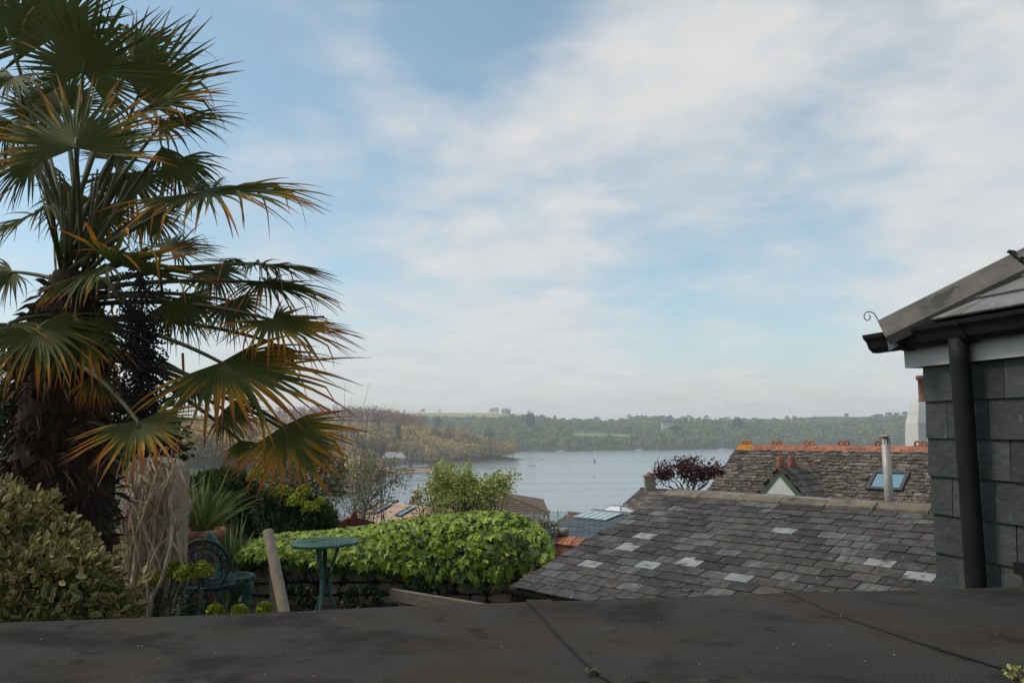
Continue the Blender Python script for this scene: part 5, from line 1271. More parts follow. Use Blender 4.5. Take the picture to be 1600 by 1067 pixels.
for k in range(3):
    a = k * 2 * math.pi / 3 + .35; d = V(math.cos(a), math.sin(a), 0)
    pt = [tc_ + d * x + Z * z for x, z in ((.12, th - .02), (.105, th * .86), (.055, th * .68), (.04, th * .5), (.06, th * .34), (.11, th * .2), (.17, th * .09), (.215, .03), (.245, .012), (.25, .03))]
    m = MB(); m.tube(pt, [.018, .016, .015, .018, .017, .015, .013, .013, .012, .008], 8); m.build('leg', 'iron_green', t, True)
# --- cast iron chairs
def chair(label, loc, rot, m_back, m_seat):
    """local: front is +y, back at -y"""
    t = thing('garden_chair', label, 'chair', loc, 'green cast iron chairs'); M = Matrix.Rotation(rot, 3, 'Z'); L = lambda x, y, z: Vector(loc) + M @ V(x, y, z)
    sh, sr = .43, .195
    m = MB(); m.lathe(L(0, 0, sh), [(0, -.012), (sr - .02, -.012), (sr, -.03), (sr + .006, -.01), (sr, .004), (sr - .02, .008), (sr - .03, .002), (0, .004)], 32); se = m.build('seat', m_seat, t, True)
    m = MB()
    for rr in (.05, .10, .15): m.tube([L(rr * math.cos(a), rr * math.sin(a), sh + .006) for a in np.linspace(0, 2 * math.pi, 28)[:-1]], .004, 5, closed=True)
    for k in range(12): m.tube([L(q * math.cos(k * math.pi / 6), q * math.sin(k * math.pi / 6), sh + .006) for q in (.05, .15)], .004, 5)
    m.build('openwork', m_seat, se, True)
    m = MB()
    for k in range(14):
        a = k * 2 * math.pi / 14; m.tube([L((sr + .002) * math.cos(a + q), (sr + .002) * math.sin(a + q), sh - .015 - .045 * (1 - (q / .22) ** 2)) for q in (-.22, -.11, 0, .11, .22)], .006, 5)
    m.build('apron', m_seat, se, True)
    arch = lambda r, th, yb: L(r * math.cos(th), -.165 + yb - .06 * max(0, math.sin(th)) + .05 * abs(math.cos(th)), sh + .20 + r * math.sin(th))
    bk = MB()
    for r, rad in ((.205, .013), (.135, .010)):
        pts = [arch(r, a, 0) for a in np.linspace(-.55, math.pi + .55, 34)]
        bk.tube(pts, rad, 8)
    b_o = bk.build('back_frame', m_back, t, True)
    m = MB()
    for a in np.linspace(-.35, math.pi + .35, 13):
        c = arch(.17, a, 0); rr = .026; tx = (arch(.17, a + .05, 0) - c).normalized(); ty = (arch(.2, a, 0) - arch(.14, a, 0)).normalized()
        m.tube([c + tx * rr * math.cos(q) + ty * rr * math.sin(q) for q in np.linspace(0, 2 * math.pi, 13)[:-1]], .0065, 5, closed=True)
    m.build('ring_lattice', m_back, b_o, True)
    m = MB()
    for sx in (-1, 1):
        for cx, cz, rr, tw in ((.045, .24, .05, 1.6), (.05, .16, .04, 1.4), (.08, .21, .035, 1.3), (.03, .10, .05, 1.2)):
            pts = []
            for q in np.linspace(0, tw * 2 * math.pi, 18):
                k = 1 - q / (tw * 2 * math.pi) * .75; pts.append(L(sx * (cx + rr * k * math.cos(q)), -.20, sh + cz + rr * k * math.sin(q)))
            m.tube(pts, .007, 5)
    for q in range(5):
        a = math.pi * (.1 + .2 * q); m.tube([L(0, -.195, sh + .14), L(.06 * math.cos(a), -.205, sh + .14 + .09 * math.sin(a) + .01), L(.115 * math.cos(a), -.20, sh + .19 + .125 * math.sin(a))], [.010, .013, .006], 6)
    m.tube([L(0, -.18, sh), L(0, -.19, sh + .14), L(0, -.21, sh + .31)], [.016, .013, .008], 6)
    m.build('scrollwork', m_back, b_o, True)
    for sx in (-1, 1):
        m = MB(); m.tube([arch(.205, math.pi / 2 + sx * (math.pi / 2 + .5), 0), L(-sx * .15, -.12, sh + .04), L(-sx * .12, -.12, sh - .02)], [.014, .016, .018], 8); m.build('back_strut', m_back, t, True)
    for sx, sy in ((-1, 1), (1, 1), (-1, -1), (1, -1)):
        pts = [L(sx * a, sy * a, z) for a, z in ((.10, sh - .02), (.135, sh - .07), (.135, sh - .14), (.115, sh * .45), (.125, .12), (.155, .03), (.175, .012))]
        m = MB(); m.tube(pts, [.03, .032, .026, .019, .016, .015, .018], 8); m.build('leg', m_seat, t, True)
    return t
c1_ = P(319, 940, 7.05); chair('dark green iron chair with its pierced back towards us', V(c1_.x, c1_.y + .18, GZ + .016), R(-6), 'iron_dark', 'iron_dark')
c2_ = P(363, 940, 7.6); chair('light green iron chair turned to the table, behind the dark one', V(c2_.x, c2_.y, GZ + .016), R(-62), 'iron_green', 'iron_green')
# --- leaning post, stake and plank
pt_, pb_ = P(418.5, 829, 6.35), P(448, 975, 6.0)
pd = (pb_ - pt_); pd = pd / abs(pd.z) * (pt_.z - GZ)
MBp = MB(); MBp.tube([pt_, pt_ + pd * .004, pt_ + pd * .3, pt_ + pd * .65, pt_ + pd], [.036, .041, .042, .043, .044], 18)
tag(MBp.build('timber_post', 'post_wood', None, False, at=pt_ + pd), 'pale round timber post leaning beside the green chair', 'post')
a_, b_ = P(419, 848, 6.5), P(425, 985, 6.45); b_ = V(b_.x, b_.y, GZ)
tag(MB().obox(a_, V(.03, 0, 0), V(0, .02, 0), b_ - a_).build('thin_stake', 'plank_wood', None, at=b_), 'thin grey stake upright behind the leaning post', 'stake')
a_, b_ = P(427, 921, 6.2), P(431, 985, 6.2); b_ = V(b_.x, b_.y, GZ); tag(MB().obox(a_, V(.05, 0, 0), V(0, .03, 0), b_ - a_).build('short_stake', 'post_wood', None, at=b_), 'short pale stake at the foot of the leaning post', 'stake')
a_, b_ = P(608, 920, 7.4), P(735, 941, 6.9)
d = b_ - a_; sd = V(-d.y, d.x, 0).normalized()
pk = thing('old_plank', 'weathered timber plank on edge at the wall foot', 'plank', a_ + d * .5 - Z * .25)
MB().obox(a_ - Z * .10, d * 1.15, sd * .05, Z * .10).build('board', 'plank_wood', pk)
for q in (.12, .9): MB().obox(a_ + d * q - V(0, 0, a_.z + d.z * q - GZ), V(.05, 0, 0), sd * .05, Z * (a_.z + d.z * q - GZ - .1)).build('support', 'plank_wood', pk)

# --- rendered pillar, vine stems, trellis, pot and plants on the left
pl0, pl1 = P(194, 730, 5.5), P(270, 730, 5.5)
pr = thing('rendered_wall', 'beige rendered wall end behind the bare climbing stems', 'wall', V((pl0.x + pl1.x) / 2, 5.7, GZ))
m = MB(); vs = []
nx, nz = 14, 14; z1 = P(240, 716, 5.5).z
for j in range(nz):
    t = j / (nz - 1); z = GZ + (z1 - GZ) * t; xa = pl0.x - .10 * (1 - t) ** 1.2 + .02 * math.sin(t * 9)
    for i in range(nx):
        k = i / (nx - 1); vs.append((xa + (pl1.x - xa) * k, 5.5 - .04 * math.sin(k * math.pi) + .012 * mnoise.noise((k * 4, t * 5, 2)), z - (.10 * abs(2 * k - 1) ** 3 + .02 * mnoise.noise((k * 6, 1, 1))) * t ** 6))
fs = [(j * nx + i, j * nx + i + 1, (j + 1) * nx + i + 1, (j + 1) * nx + i) for j in range(nz - 1) for i in range(nx - 1)]
n0 = len(vs); vs += [(x, y + .3, z) for x, y, z in vs]
fs += [(n0 + j * nx + i + 1, n0 + j * nx + i, n0 + (j + 1) * nx + i, n0 + (j + 1) * nx + i + 1) for j in range(nz - 1) for i in range(nx - 1)]
fs += [((j + 1) * nx, j * nx, n0 + j * nx, n0 + (j + 1) * nx)[::-1] for j in range(nz - 1)] + [(j * nx + nx - 1, (j + 1) * nx + nx - 1, n0 + (j + 1) * nx + nx - 1, n0 + j * nx + nx - 1)[::-1] for j in range(nz - 1)]
fs += [((nz - 1) * nx + i, (nz - 1) * nx + i + 1, n0 + (nz - 1) * nx + i + 1, n0 + (nz - 1) * nx + i) for i in range(nx - 1)]
m.add(vs, fs); m.build('render_face', 'render_wall', pr)
random.seed(44)
vn = thing('climbing_stems', 'tangle of bare pale climber stems on the rendered wall', 'vine', V(P(225, 950, 5.3).x, 5.3, GZ))
starts = [(215, 965), (200, 960), (232, 965), (245, 965), (190, 955), (222, 968), (258, 960)]
for i in range(46):
    sx, sy = random.uniform(186, 262), random.uniform(955, 968); ex_, ey_ = random.uniform(186, 284), random.uniform(712, 770); D = random.uniform(5.15, 5.42)
    pts = []; n = 9; b1, b2 = random.gauss(0, 22), random.gauss(0, 12)
    for k in range(n):
        t = k / (n - 1); x = sx + (ex_ - sx) * t ** 1.3 + b1 * math.sin(t * math.pi) + b2 * math.sin(t * 2 * math.pi) + random.gauss(0, 1.6); y = sy + (ey_ - sy) * t + random.gauss(0, 2)
        pts.append(P(x, y, D + .05 * math.sin(t * 5 + i)))
    pts[0] = V(pts[0].x, pts[0].y, GZ)
    r0 = random.choice((.007, .009, .012, .016, .021)); m = MB(); m.tube(pts, [r0 * (1 - .6 * k / (n - 1)) for k in range(n)], 7)
    for k in range(2):
        q = pts[random.randint(6, n - 1)]; pp = [q]; d = V(random.gauss(0, .55), -.1, 1).normalized()
        for w in range(4): d = (d + V(random.gauss(0, .3), 0, random.gauss(0, .3))).normalized(); pp.append(pp[-1] + d * .04)
        m.tube(pp, [.005, .004, .003, .002, .0015], 5)
    m.build('stem', 'vine_wood', vn, True)
tr = thing('trellis', 'dark green slatted trellis beside the palm trunk', 'trellis', V(P(165, 900, 5.2).x, 5.2, GZ))
for py in (748, 780, 812, 842, 872): a_ = P(140, py + 3, 5.2); b_ = P(186, py, 5.2); MB().obox(a_, b_ - a_, V(0, .015, 0), Z * -.035).build('slat', 'iron_dark', tr)
for px in (158, 172): a_ = P(px, 730, 5.22); MB().obox(V(a_.x, a_.y, GZ), V(.03, 0, 0), V(0, .02, 0), Z * (a_.z - GZ)).build('upright', 'iron_dark', tr)
rw0, rw1 = P(-260, 690, 6.0), P(165, 720, 6.4)
rwl = thing('brick_garden_wall', 'dark red brick garden wall behind the palm trunk', 'wall', V(rw0.x, 6.2, GZ))
d = V(rw1.x - rw0.x, rw1.y - rw0.y, 0); nn_ = V(d.y, -d.x, 0).normalized(); Lw = d.length; dn_ = d.normalized(); hw = P(60, 705, 6.2).z - GZ
MB().obox(V(rw0.x, rw0.y, GZ), d, -nn_ * .2, Z * hw).build('core', 'mortar', rwl)
bm = MB(); bm.obox(V(0, 0, 0), dn_ * .21, -nn_ * .05, Z * .062); bmesh_ = bm.mesh('brick', 'brick')
cnt = 0
for j in range(int(hw / .075)):
    for i in range(int(Lw / .225)):
        o = V(rw0.x, rw0.y, GZ) + dn_ * (i * .225 + (.11 if j % 2 else 0)) + nn_ * (.008 + random.uniform(0, .004)) + Z * (j * .075)
        x, y = vis(o)
        if x < -60 or x > 190 or y > 960 or cnt > 290: continue
        link_m('brick', bmesh_, Matrix.Translation(o), rwl); cnt += 1
# terracotta pot behind the chairs with sword leaved plant
pc = P(312, 826, 8.15); pb = V(pc.x, pc.y, GZ); ph = pc.z - GZ
pot = thing('terracotta_pot', 'large terracotta pot behind the dark chair', 'pot', pb)
MB().lathe(pb, [(.15, 0), (.19, ph * .5), (.225, ph - .08), (.25, ph - .075), (.255, ph - .01), (.245, ph), (.22, ph), (.215, ph - .05), (0, ph - .06)], 28).build('body', 'terracotta', pot, True)
def sword_plant(label, base, n, L, spread, mat='sword_leaf', w=.012, name='sword_leaf_plant', lean=0):
    t = thing(name, label, 'plant', base)
    for i in range(n):
        a = random.uniform(0, 2 * math.pi); tl = random.uniform(.05, spread); d = V(math.cos(a) * math.sin(tl) + lean, math.sin(a) * math.sin(tl), math.cos(tl)); l_ = L * random.uniform(.6, 1.1); m = MB()
        sd = d.cross(V(0, 1, .1)).normalized() if abs(d.x) > .1 else V(1, 0, 0); p = Vector(base) + V(random.gauss(0, .04), random.gauss(0, .04), 0); k = 8; vs = []; rn = []; dr = random.uniform(.25, .95); val = random.uniform(.02, .8)
        for j in range(k):
            s = j / (k - 1); ww = w * (1 - s ** 2.2) * (.6 + .8 * min(1, s * 3)); vs += [p - sd * ww, p + V(0, 0, -ww * .6), p + sd * ww]; rn += [min(1, val + .25 * s)] * 3
            d = (d + V(0, 0, -dr * .28 * s)).normalized(); p = p + d * (l_ / (k - 1))
        fs = [(j * 3 + q, j * 3 + q + 1, j * 3 + q + 4, j * 3 + q + 3) for j in range(k - 1) for q in (0, 1)]
        m.add(vs, fs, rn); m.build('leaf', mat, t, True)
    return t
random.seed(8)
sword_plant('arching sword leaved plant growing in the terracotta pot', pb + Z * (ph - .06), 110, .68, .95)
sword_plant('upright sword leaved plant right of the potted one', V(P(362, 830, 8.45).x, 8.45, GZ), 90, .98, .6)
def spurge(label, base, heads, stems_h, flowers=True, group='lime flowered spurges'):
    """bottle brush leafy stems with round lime flower heads; heads = list of (point, radius)"""
    t = thing('spurge', label, 'plant', base, group); P_, A_x, N_r, Sz = [], [], [], []
    m = MB()
    for c, rad in heads:
        b = Vector(base) + V(random.gauss(0, .05), random.gauss(0, .05), 0); pts = [b, b.lerp(c, .5) + V(random.gauss(0, .03), random.gauss(0, .03), .03), Vector(c)]
        m.tube(pts, [.008, .007, .006], 6)
        n = 260
        for i in range(n):
            s = random.uniform(.12, .97); q = pts[0].lerp(pts[1], s * 2) if s < .5 else pts[1].lerp(pts[2], s * 2 - 1); a = random.uniform(0, 6.28)
            P_.append(q); A_x.append((math.cos(a), math.sin(a), random.uniform(-.4, .5))); N_r.append((random.gauss(0, .3), random.gauss(0, .3), 1)); Sz.append(random.uniform(.06, .10) * (1.15 - .3 * s))
        if flowers and rad > 0:
            k = 420; dd = rsph(k); dd[:, 2] = np.abs(dd[:, 2]) * 1.1 - .25
            pp = np.array(c) + dd * rad * RNG.uniform(.65, 1.05, (k, 1)); tv = np.array([(math.cos(x) * .5, math.sin(x) * .5, .12) for x in np.linspace(0, 2 * math.pi, 7)[:-1]] + [(0, 0, 0)]); tf = np.array([(i, (i + 1) % 6, 6) for i in range(6)])
            v, f, r = leaves(tv, tf, pp, rsph(k), dd + RNG.normal(0, .4, (k, 3)) + np.array([0, 0, .3]), .022 * RNG.uniform(.7, 1.3, k), RNG.uniform(.02, 1, k))
            link('flower_head', npmesh('flower_head', v, 3, 'spurge_flower', tuple(WLOC[t.name]), r, faces=f), t, WLOC[t.name])
    n = len(P_); tv = np.array([(0, 0, 0), (.07, .4, .0), (0, 1, -.1), (-.07, .4, .0)]); tf = np.array([(0, 1, 2), (0, 2, 3)])
    v, f, r = leaves(tv, tf, np.array(P_, float), np.array(A_x, float), np.array(N_r, float), np.array(Sz), RNG.uniform(.02, 1, n))
    link('foliage', npmesh('foliage', v, 3, 'spurge_leaf', tuple(WLOC[t.name]), r, faces=f), t, WLOC[t.name]); m.build('stems', 'petiole', t, True); return t
random.seed(15)
h = [(P(x, y, 5.2 + dz), q * 1.3) for x, y, q, dz in ((240, 907, .055, 0), (277, 893, .066, .05), (290, 898, .05, -.05), (314, 893, .06, .0), (262, 925, 0, .1), (300, 930, 0, .05), (235, 935, 0, 0), (320, 935, 0, .1), (280, 945, 0, -.1))]
spurge('spurge with three lime flower heads in front of the dark chair', V(P(280, 960, 5.2).x, 5.2, GZ), h, .5)
h = [(P(x, y, 8.9 + dz * .6), q * 1.2) for x, y, q, dz in ((402, 745, .10, 0), (440, 770, .09, .1), (462, 785, .10, .05), (485, 795, .085, 0), (475, 768, .08, .2), (425, 800, 0, 0), (395, 790, 0, -.1), (450, 815, 0, 0), (380, 770, 0, .1), (410, 775, 0, .2), (470, 818, 0, .1), (440, 800, 0, .2), (495, 810, 0, .2), (365, 800, 0, 0), (408, 815, 0, -.1), (500, 785, .06, .25))]
spurge('tall spurge with many lime heads behind the chairs', V(P(430, 900, 9.05).x, 9.05, GZ), h, 1)
for x, y, D, lb in ((336, 951, 4.6, 'small lime spurge head at the roof edge, leftmost'), (374, 952, 4.6, 'small lime spurge head at the roof edge under the green seat'), (413, 948, 4.6, 'small lime spurge head at the roof edge by the leaning post')):
    spurge(lb, V(P(x, y, D).x, D, GZ), [(P(x, y + 3, D), .042)], .4)
bush('dark_bank_shrub', 'dense dark green shrub behind the terracotta pot', P(345, 800, 9.2), .72, .28, .48, 5200, .08, 'bank_leaf')
bush('dark_bank_shrub', 'dense dark shrub behind the tall spurge', P(440, 815, 9.25), .6, .25, .34, 4200, .08, 'bank_leaf')
bush('olive_shrub', 'olive leaved shrub filling the gap beneath the right palm leaves', P(470, 745, 9.8), .55, .4, .5, 2600, .06, 'olive_leaf')
bush('bank_hedge', 'pale leafy hedge far left behind the palm trunk', P(60, 690, 7.5), 1.4, .4, .55, 5000, .09, 'dark_leaf')
# --- variegated shrub bottom left
LB = [(P(5, 848, 3.75), .25, .3, .24), (P(62, 892, 3.7), .23, .28, .23), (P(115, 928, 3.65), .17, .25, .18), (P(165, 955, 3.7), .11, .2, .11), (P(-50, 875, 3.6), .3, .3, .3), (P(30, 945, 3.5), .30, .25, .28)]
vb_ = thing('variegated_shrub', 'cream variegated evergreen shrub in the lower left corner', 'shrub', V(P(60, 900, 3.7).x, 3.7, GZ))
pp, dd_ = [], []
for c, a, b, e in LB:
    n = 2200; d = rsph(n); d[:, 2] = np.where(d[:, 2] < -.5, -d[:, 2], d[:, 2]); lq = np.max(d @ rsph(9).T, 1)[:, None]; pp.append(np.array(c) + d * np.array([a, b, e]) * (RNG.uniform(.3, 1.04, (n, 1)) ** .6) * (.72 + .42 * np.clip((lq - .55) / .45, 0, 1))); dd_.append(d)
for k in range(34):          # loose young shoots standing out of the dome
    c, a, b, e = random.choice(LB); d = Vector(rsph(1)[0]); d = V(d.x, d.y - .2, abs(d.z)).normalized(); o = np.array(c) + np.array([d.x * a, d.y * b, d.z * e]) * .9; m_ = 16
    tt_ = RNG.uniform(0, 1, (m_, 1)); pp.append(o + tt_ * np.array([d.x, d.y, d.z + .5]) * random.uniform(.07, .15) + RNG.normal(0, .008, (m_, 3))); dd_.append(np.tile([d.x, d.y, d.z], (m_, 1)) + RNG.normal(0, .5, (m_, 3)))
pp, dd_ = np.concatenate(pp), np.concatenate(dd_); n = len(pp)
ax = dd_ + RNG.normal(0, .55, (n, 3)) + np.array([0, 0, .25]); nr = RNG.normal(0, .75, (n, 3)) + np.array([0, -.3, .6]); sz = .045 * RNG.uniform(.6, 1.2, n)
rn = np.where(RNG.random(n) < .15, .58, RNG.uniform(.02, .5, n))
ix = np.argsort(pp[:, 1]); sel = RNG.choice(ix[:2600], 300, replace=False); msk = np.ones(n, bool); msk[sel] = False
v, f, r = leaves(*T_VAR, pp[msk], ax[msk], nr[msk], sz[msk], rn[msk], VAR_RND)
q = link('foliage', npmesh('foliage', v, 3, 'variegated_leaf', tuple(WLOC[vb_.name]), r, faces=f), vb_, WLOC[vb_.name]); q['kind'] = 'stuff'
VM = []
for k in range(5):
    v, f, r = leaves(*T_VAR, np.zeros((1, 3)), np.array([[0, 1., 0]]), np.array([[0, 0, 1.]]), [1.], [(.05, .2, .32, .45, .58)[k]], VAR_RND); VM.append(npmesh('leaf', v, 3, 'variegated_leaf', (0, 0, 0), r, faces=f))
for i in sel:
    y = Vector(ax[i]).normalized(); z = Vector(nr[i]); z = (z - y * z.dot(y)).normalized(); x = y.cross(z)
    link_m('leaf', VM[random.randrange(5)], basis(x, y, z, Vector(pp[i])) @ Matrix.Scale(float(sz[i]), 4), vb_)
m = MB()
for k in range(26):
    c, a, b, e = random.choice(LB); q = Vector(c) + V(random.gauss(0, a * .5), random.gauss(0, b * .4), random.uniform(0, e * .8)); m.tube([WLOC[vb_.name], WLOC[vb_.name].lerp(q, .6) + V(0, 0, -.1), q], [.014, .009, .003], 6)
m.build('stems', 'bark', vb_, True)

# ------------------------------------------------------------------ fan palm
random.seed(77)
PB = V(P(92, 860, 4.25).x, 4.25, GZ); PT = P(112, 425, 4.2)
palm = thing('fan_palm', 'tall shaggy trunked fan palm with orange tipped leaves', 'palm', PB)
tk = MB(); ks = 40; ns_ = 28; vs = []
for j in range(ks):
    t = j / (ks - 1); c = PB.lerp(PT, t); py = vis(c)[1]
    rad = np.interp(py, [400, 440, 500, 560, 640, 760, 900, 1100], [.055, .10, .17, .205, .215, .225, .22, .2])
    for i in range(ns_):
        a = 2 * math.pi * i / ns_; k = 1 + .16 * mnoise.noise((math.cos(a) * 2, math.sin(a) * 2, t * 16)) + .10 * mnoise.noise((math.cos(a) * 7, math.sin(a) * 7, t * 50)); vs.append(c + V(math.cos(a), math.sin(a), 0) * rad * k)
tk.add(vs, [(j * ns_ + i, j * ns_ + (i + 1) % ns_, (j + 1) * ns_ + (i + 1) % ns_, (j + 1) * ns_ + i) for j in range(ks - 1) for i in range(ns_)])
to = tk.build('trunk', 'palm_fibre', palm, True)
n = 2600; t = RNG.uniform(.05, .97, n); a = RNG.uniform(0, 2 * math.pi, n); vs = []; rn = []
for i in range(n):
    c = PB.lerp(PT, t[i]); py = vis(c)[1]; rad = float(np.interp(py, [400, 440, 500, 560, 640, 760, 900], [.05, .10, .17, .205, .215, .225, .22])); d = V(math.cos(a[i]), math.sin(a[i]), 0)
    o = c + d * rad * .96; tg = V(-d.y, d.x, 0); w_ = random.uniform(.002, .006); L = random.uniform(.05, .16); e = (d * random.uniform(.1, .7) + tg * random.gauss(0, .5) + V(0, 0, random.gauss(-.5, .6))).normalized()
    vs += [o - tg * w_, o + tg * w_, o + e * L * .6 + tg * w_ * .7, o + e * L + V(0, 0, -L * .25)]; rn += [random.uniform(.02, 1) ** 1.8 + .01] * 4
q = link('fibre', npmesh('fibre', np.array(vs), 4, 'palm_strand', tuple(WLOC[palm.name]), np.clip(rn, 0, 1)), to, WLOC[palm.name]); q['kind'] = 'stuff'
for i in range(46):          # stubs of cut leaf stalks
    tt = random.uniform(.28, .9); c = PB.lerp(PT, tt); py = vis(c)[1]; rad = float(np.interp(py, [400, 440, 500, 560, 640, 760, 900], [.05, .10, .16, .19, .20, .21, .21])); a = random.uniform(math.pi * .9, 2.1 * math.pi); d = V(math.cos(a), math.sin(a), 0)
    m = MB(); o = c + d * rad * .9; L = random.uniform(.05, .13); m.tube([o, o + d * L * .6 + Z * L * .5, o + d * L * .8 + Z * L], [.022, .016, .012], 6); m.build('stalk_stub', 'palm_fibre', to)
def fan(hub, tip, nh, spread, orange, droop=.25, pale=False, start=None, sag=.10, nseg=None, shag=.0):
    hub, tip = Vector(hub), Vector(tip); ax = tip - hub; Rr = ax.length; ax.normalize(); nh = Vector(nh); nrm = (nh - ax * nh.dot(ax)).normalized(); bx = nrm.cross(ax)
    m = MB(); nseg = nseg or max(20, int(spread / 4.6)); dth = R(spread) / nseg; rows = 8
    for i in range(nseg):
        th = -R(spread) / 2 + (i + .5 + random.gauss(0, .03)) * dth; edge = abs(th) / R(180); ll = Rr * (1.0 - .30 * edge ** 1.5) * random.uniform(.80, 1.06); dd = (ax * math.cos(th) + bx * math.sin(th)).normalized(); sdv = (-ax * math.sin(th) + bx * math.cos(th))
        dr = droop * .5 * (.8 + .2 * random.random()); brk = random.uniform(.62, .9) if random.random() < .24 + shag else 9; p = hub.copy(); vs = []; rn = []; rj = random.uniform(.40, .54); tw = random.gauss(0, .45)
        rdr = random.uniform(0, .22)
        og = max(0., min(1., orange * random.uniform(.35, 1.45) + (.25 if random.random() < .06 else 0)))
        cur = dd.copy(); prev = 0; kick = nrm * random.gauss(0, .16) + sdv * random.gauss(0, .07); kd = False
        for j in range(rows + 1):
            s = j / rows; rr = ll * s; step = rr - prev; prev = rr
            cur = (cur + V(0, 0, -1) * dr * s * .42).normalized()
            if s > rj and not kd: cur = (cur + kick).normalized(); kd = True
            if s > rj: cur = (cur + V(0, 0, -1) * droop * rdr).normalized()
            if s > brk: cur = (cur + V(0, 0, -1.1)).normalized()
            p = p + cur * step
            wj = ll * rj * dth / 2 * 1.10
            wv = (rr * dth / 2 * 1.14) if s <= rj else max(.0008, wj * (1 - (s - rj) / (1 - rj)) ** .75)
            fold = .55 * wv * (1 if True else 0); tq = tw * max(0, s - rj) * 2; sv = (sdv * math.cos(tq) + nrm * math.sin(tq)).normalized()
            vs += [p - sv * wv + nrm * fold, p - nrm * fold * .4, p + sv * wv + nrm * fold]
            tipv = max(0, min(1, (s - (1 - .74 * og)) / max(.08, .74 * og))) if og > .02 else 0
            base = .12 + .25 * random.random() * (1 if j == 0 else 0)
            q = min(1, .20 + .8 * tipv ** .75) if tipv > 0 else .15
            if s > .97 and og > .05: q = 1
            rn += [min(1, q + .12), q, min(1, q + .12)] if tipv > 0 else [q, q + .12, q]
        fs = [(j * 3 + q, j * 3 + q + 1, j * 3 + q + 4, j * 3 + q + 3) for j in range(rows) for q in (0, 1)]
        m.add(vs, fs, rn)
    lf = m.build('leaf', 'palm_leaf_pale' if pale else 'palm_leaf', palm, True, attr='tip')
    st = start or PT; L = (hub - st).length; mid = st.lerp(hub, .5) + Z * sag * L
    pts = []; kk = 12
    for k in range(kk + 1):
        t = k / kk; pts.append(st * (1 - t) ** 2 + mid * 2 * t * (1 - t) + hub * t * t)
    pts.append(hub + ax * Rr * .12)
    mp_ = MB(); mp_.tube(pts, [.016 - .008 * k / (kk + 1) for k in range(kk + 2)], 7); mp_.build('petiole', 'petiole', lf, True)
    return lf
def cpt(py, dx=0, dD=0): return P(112 + dx, py, 4.2 + dD)
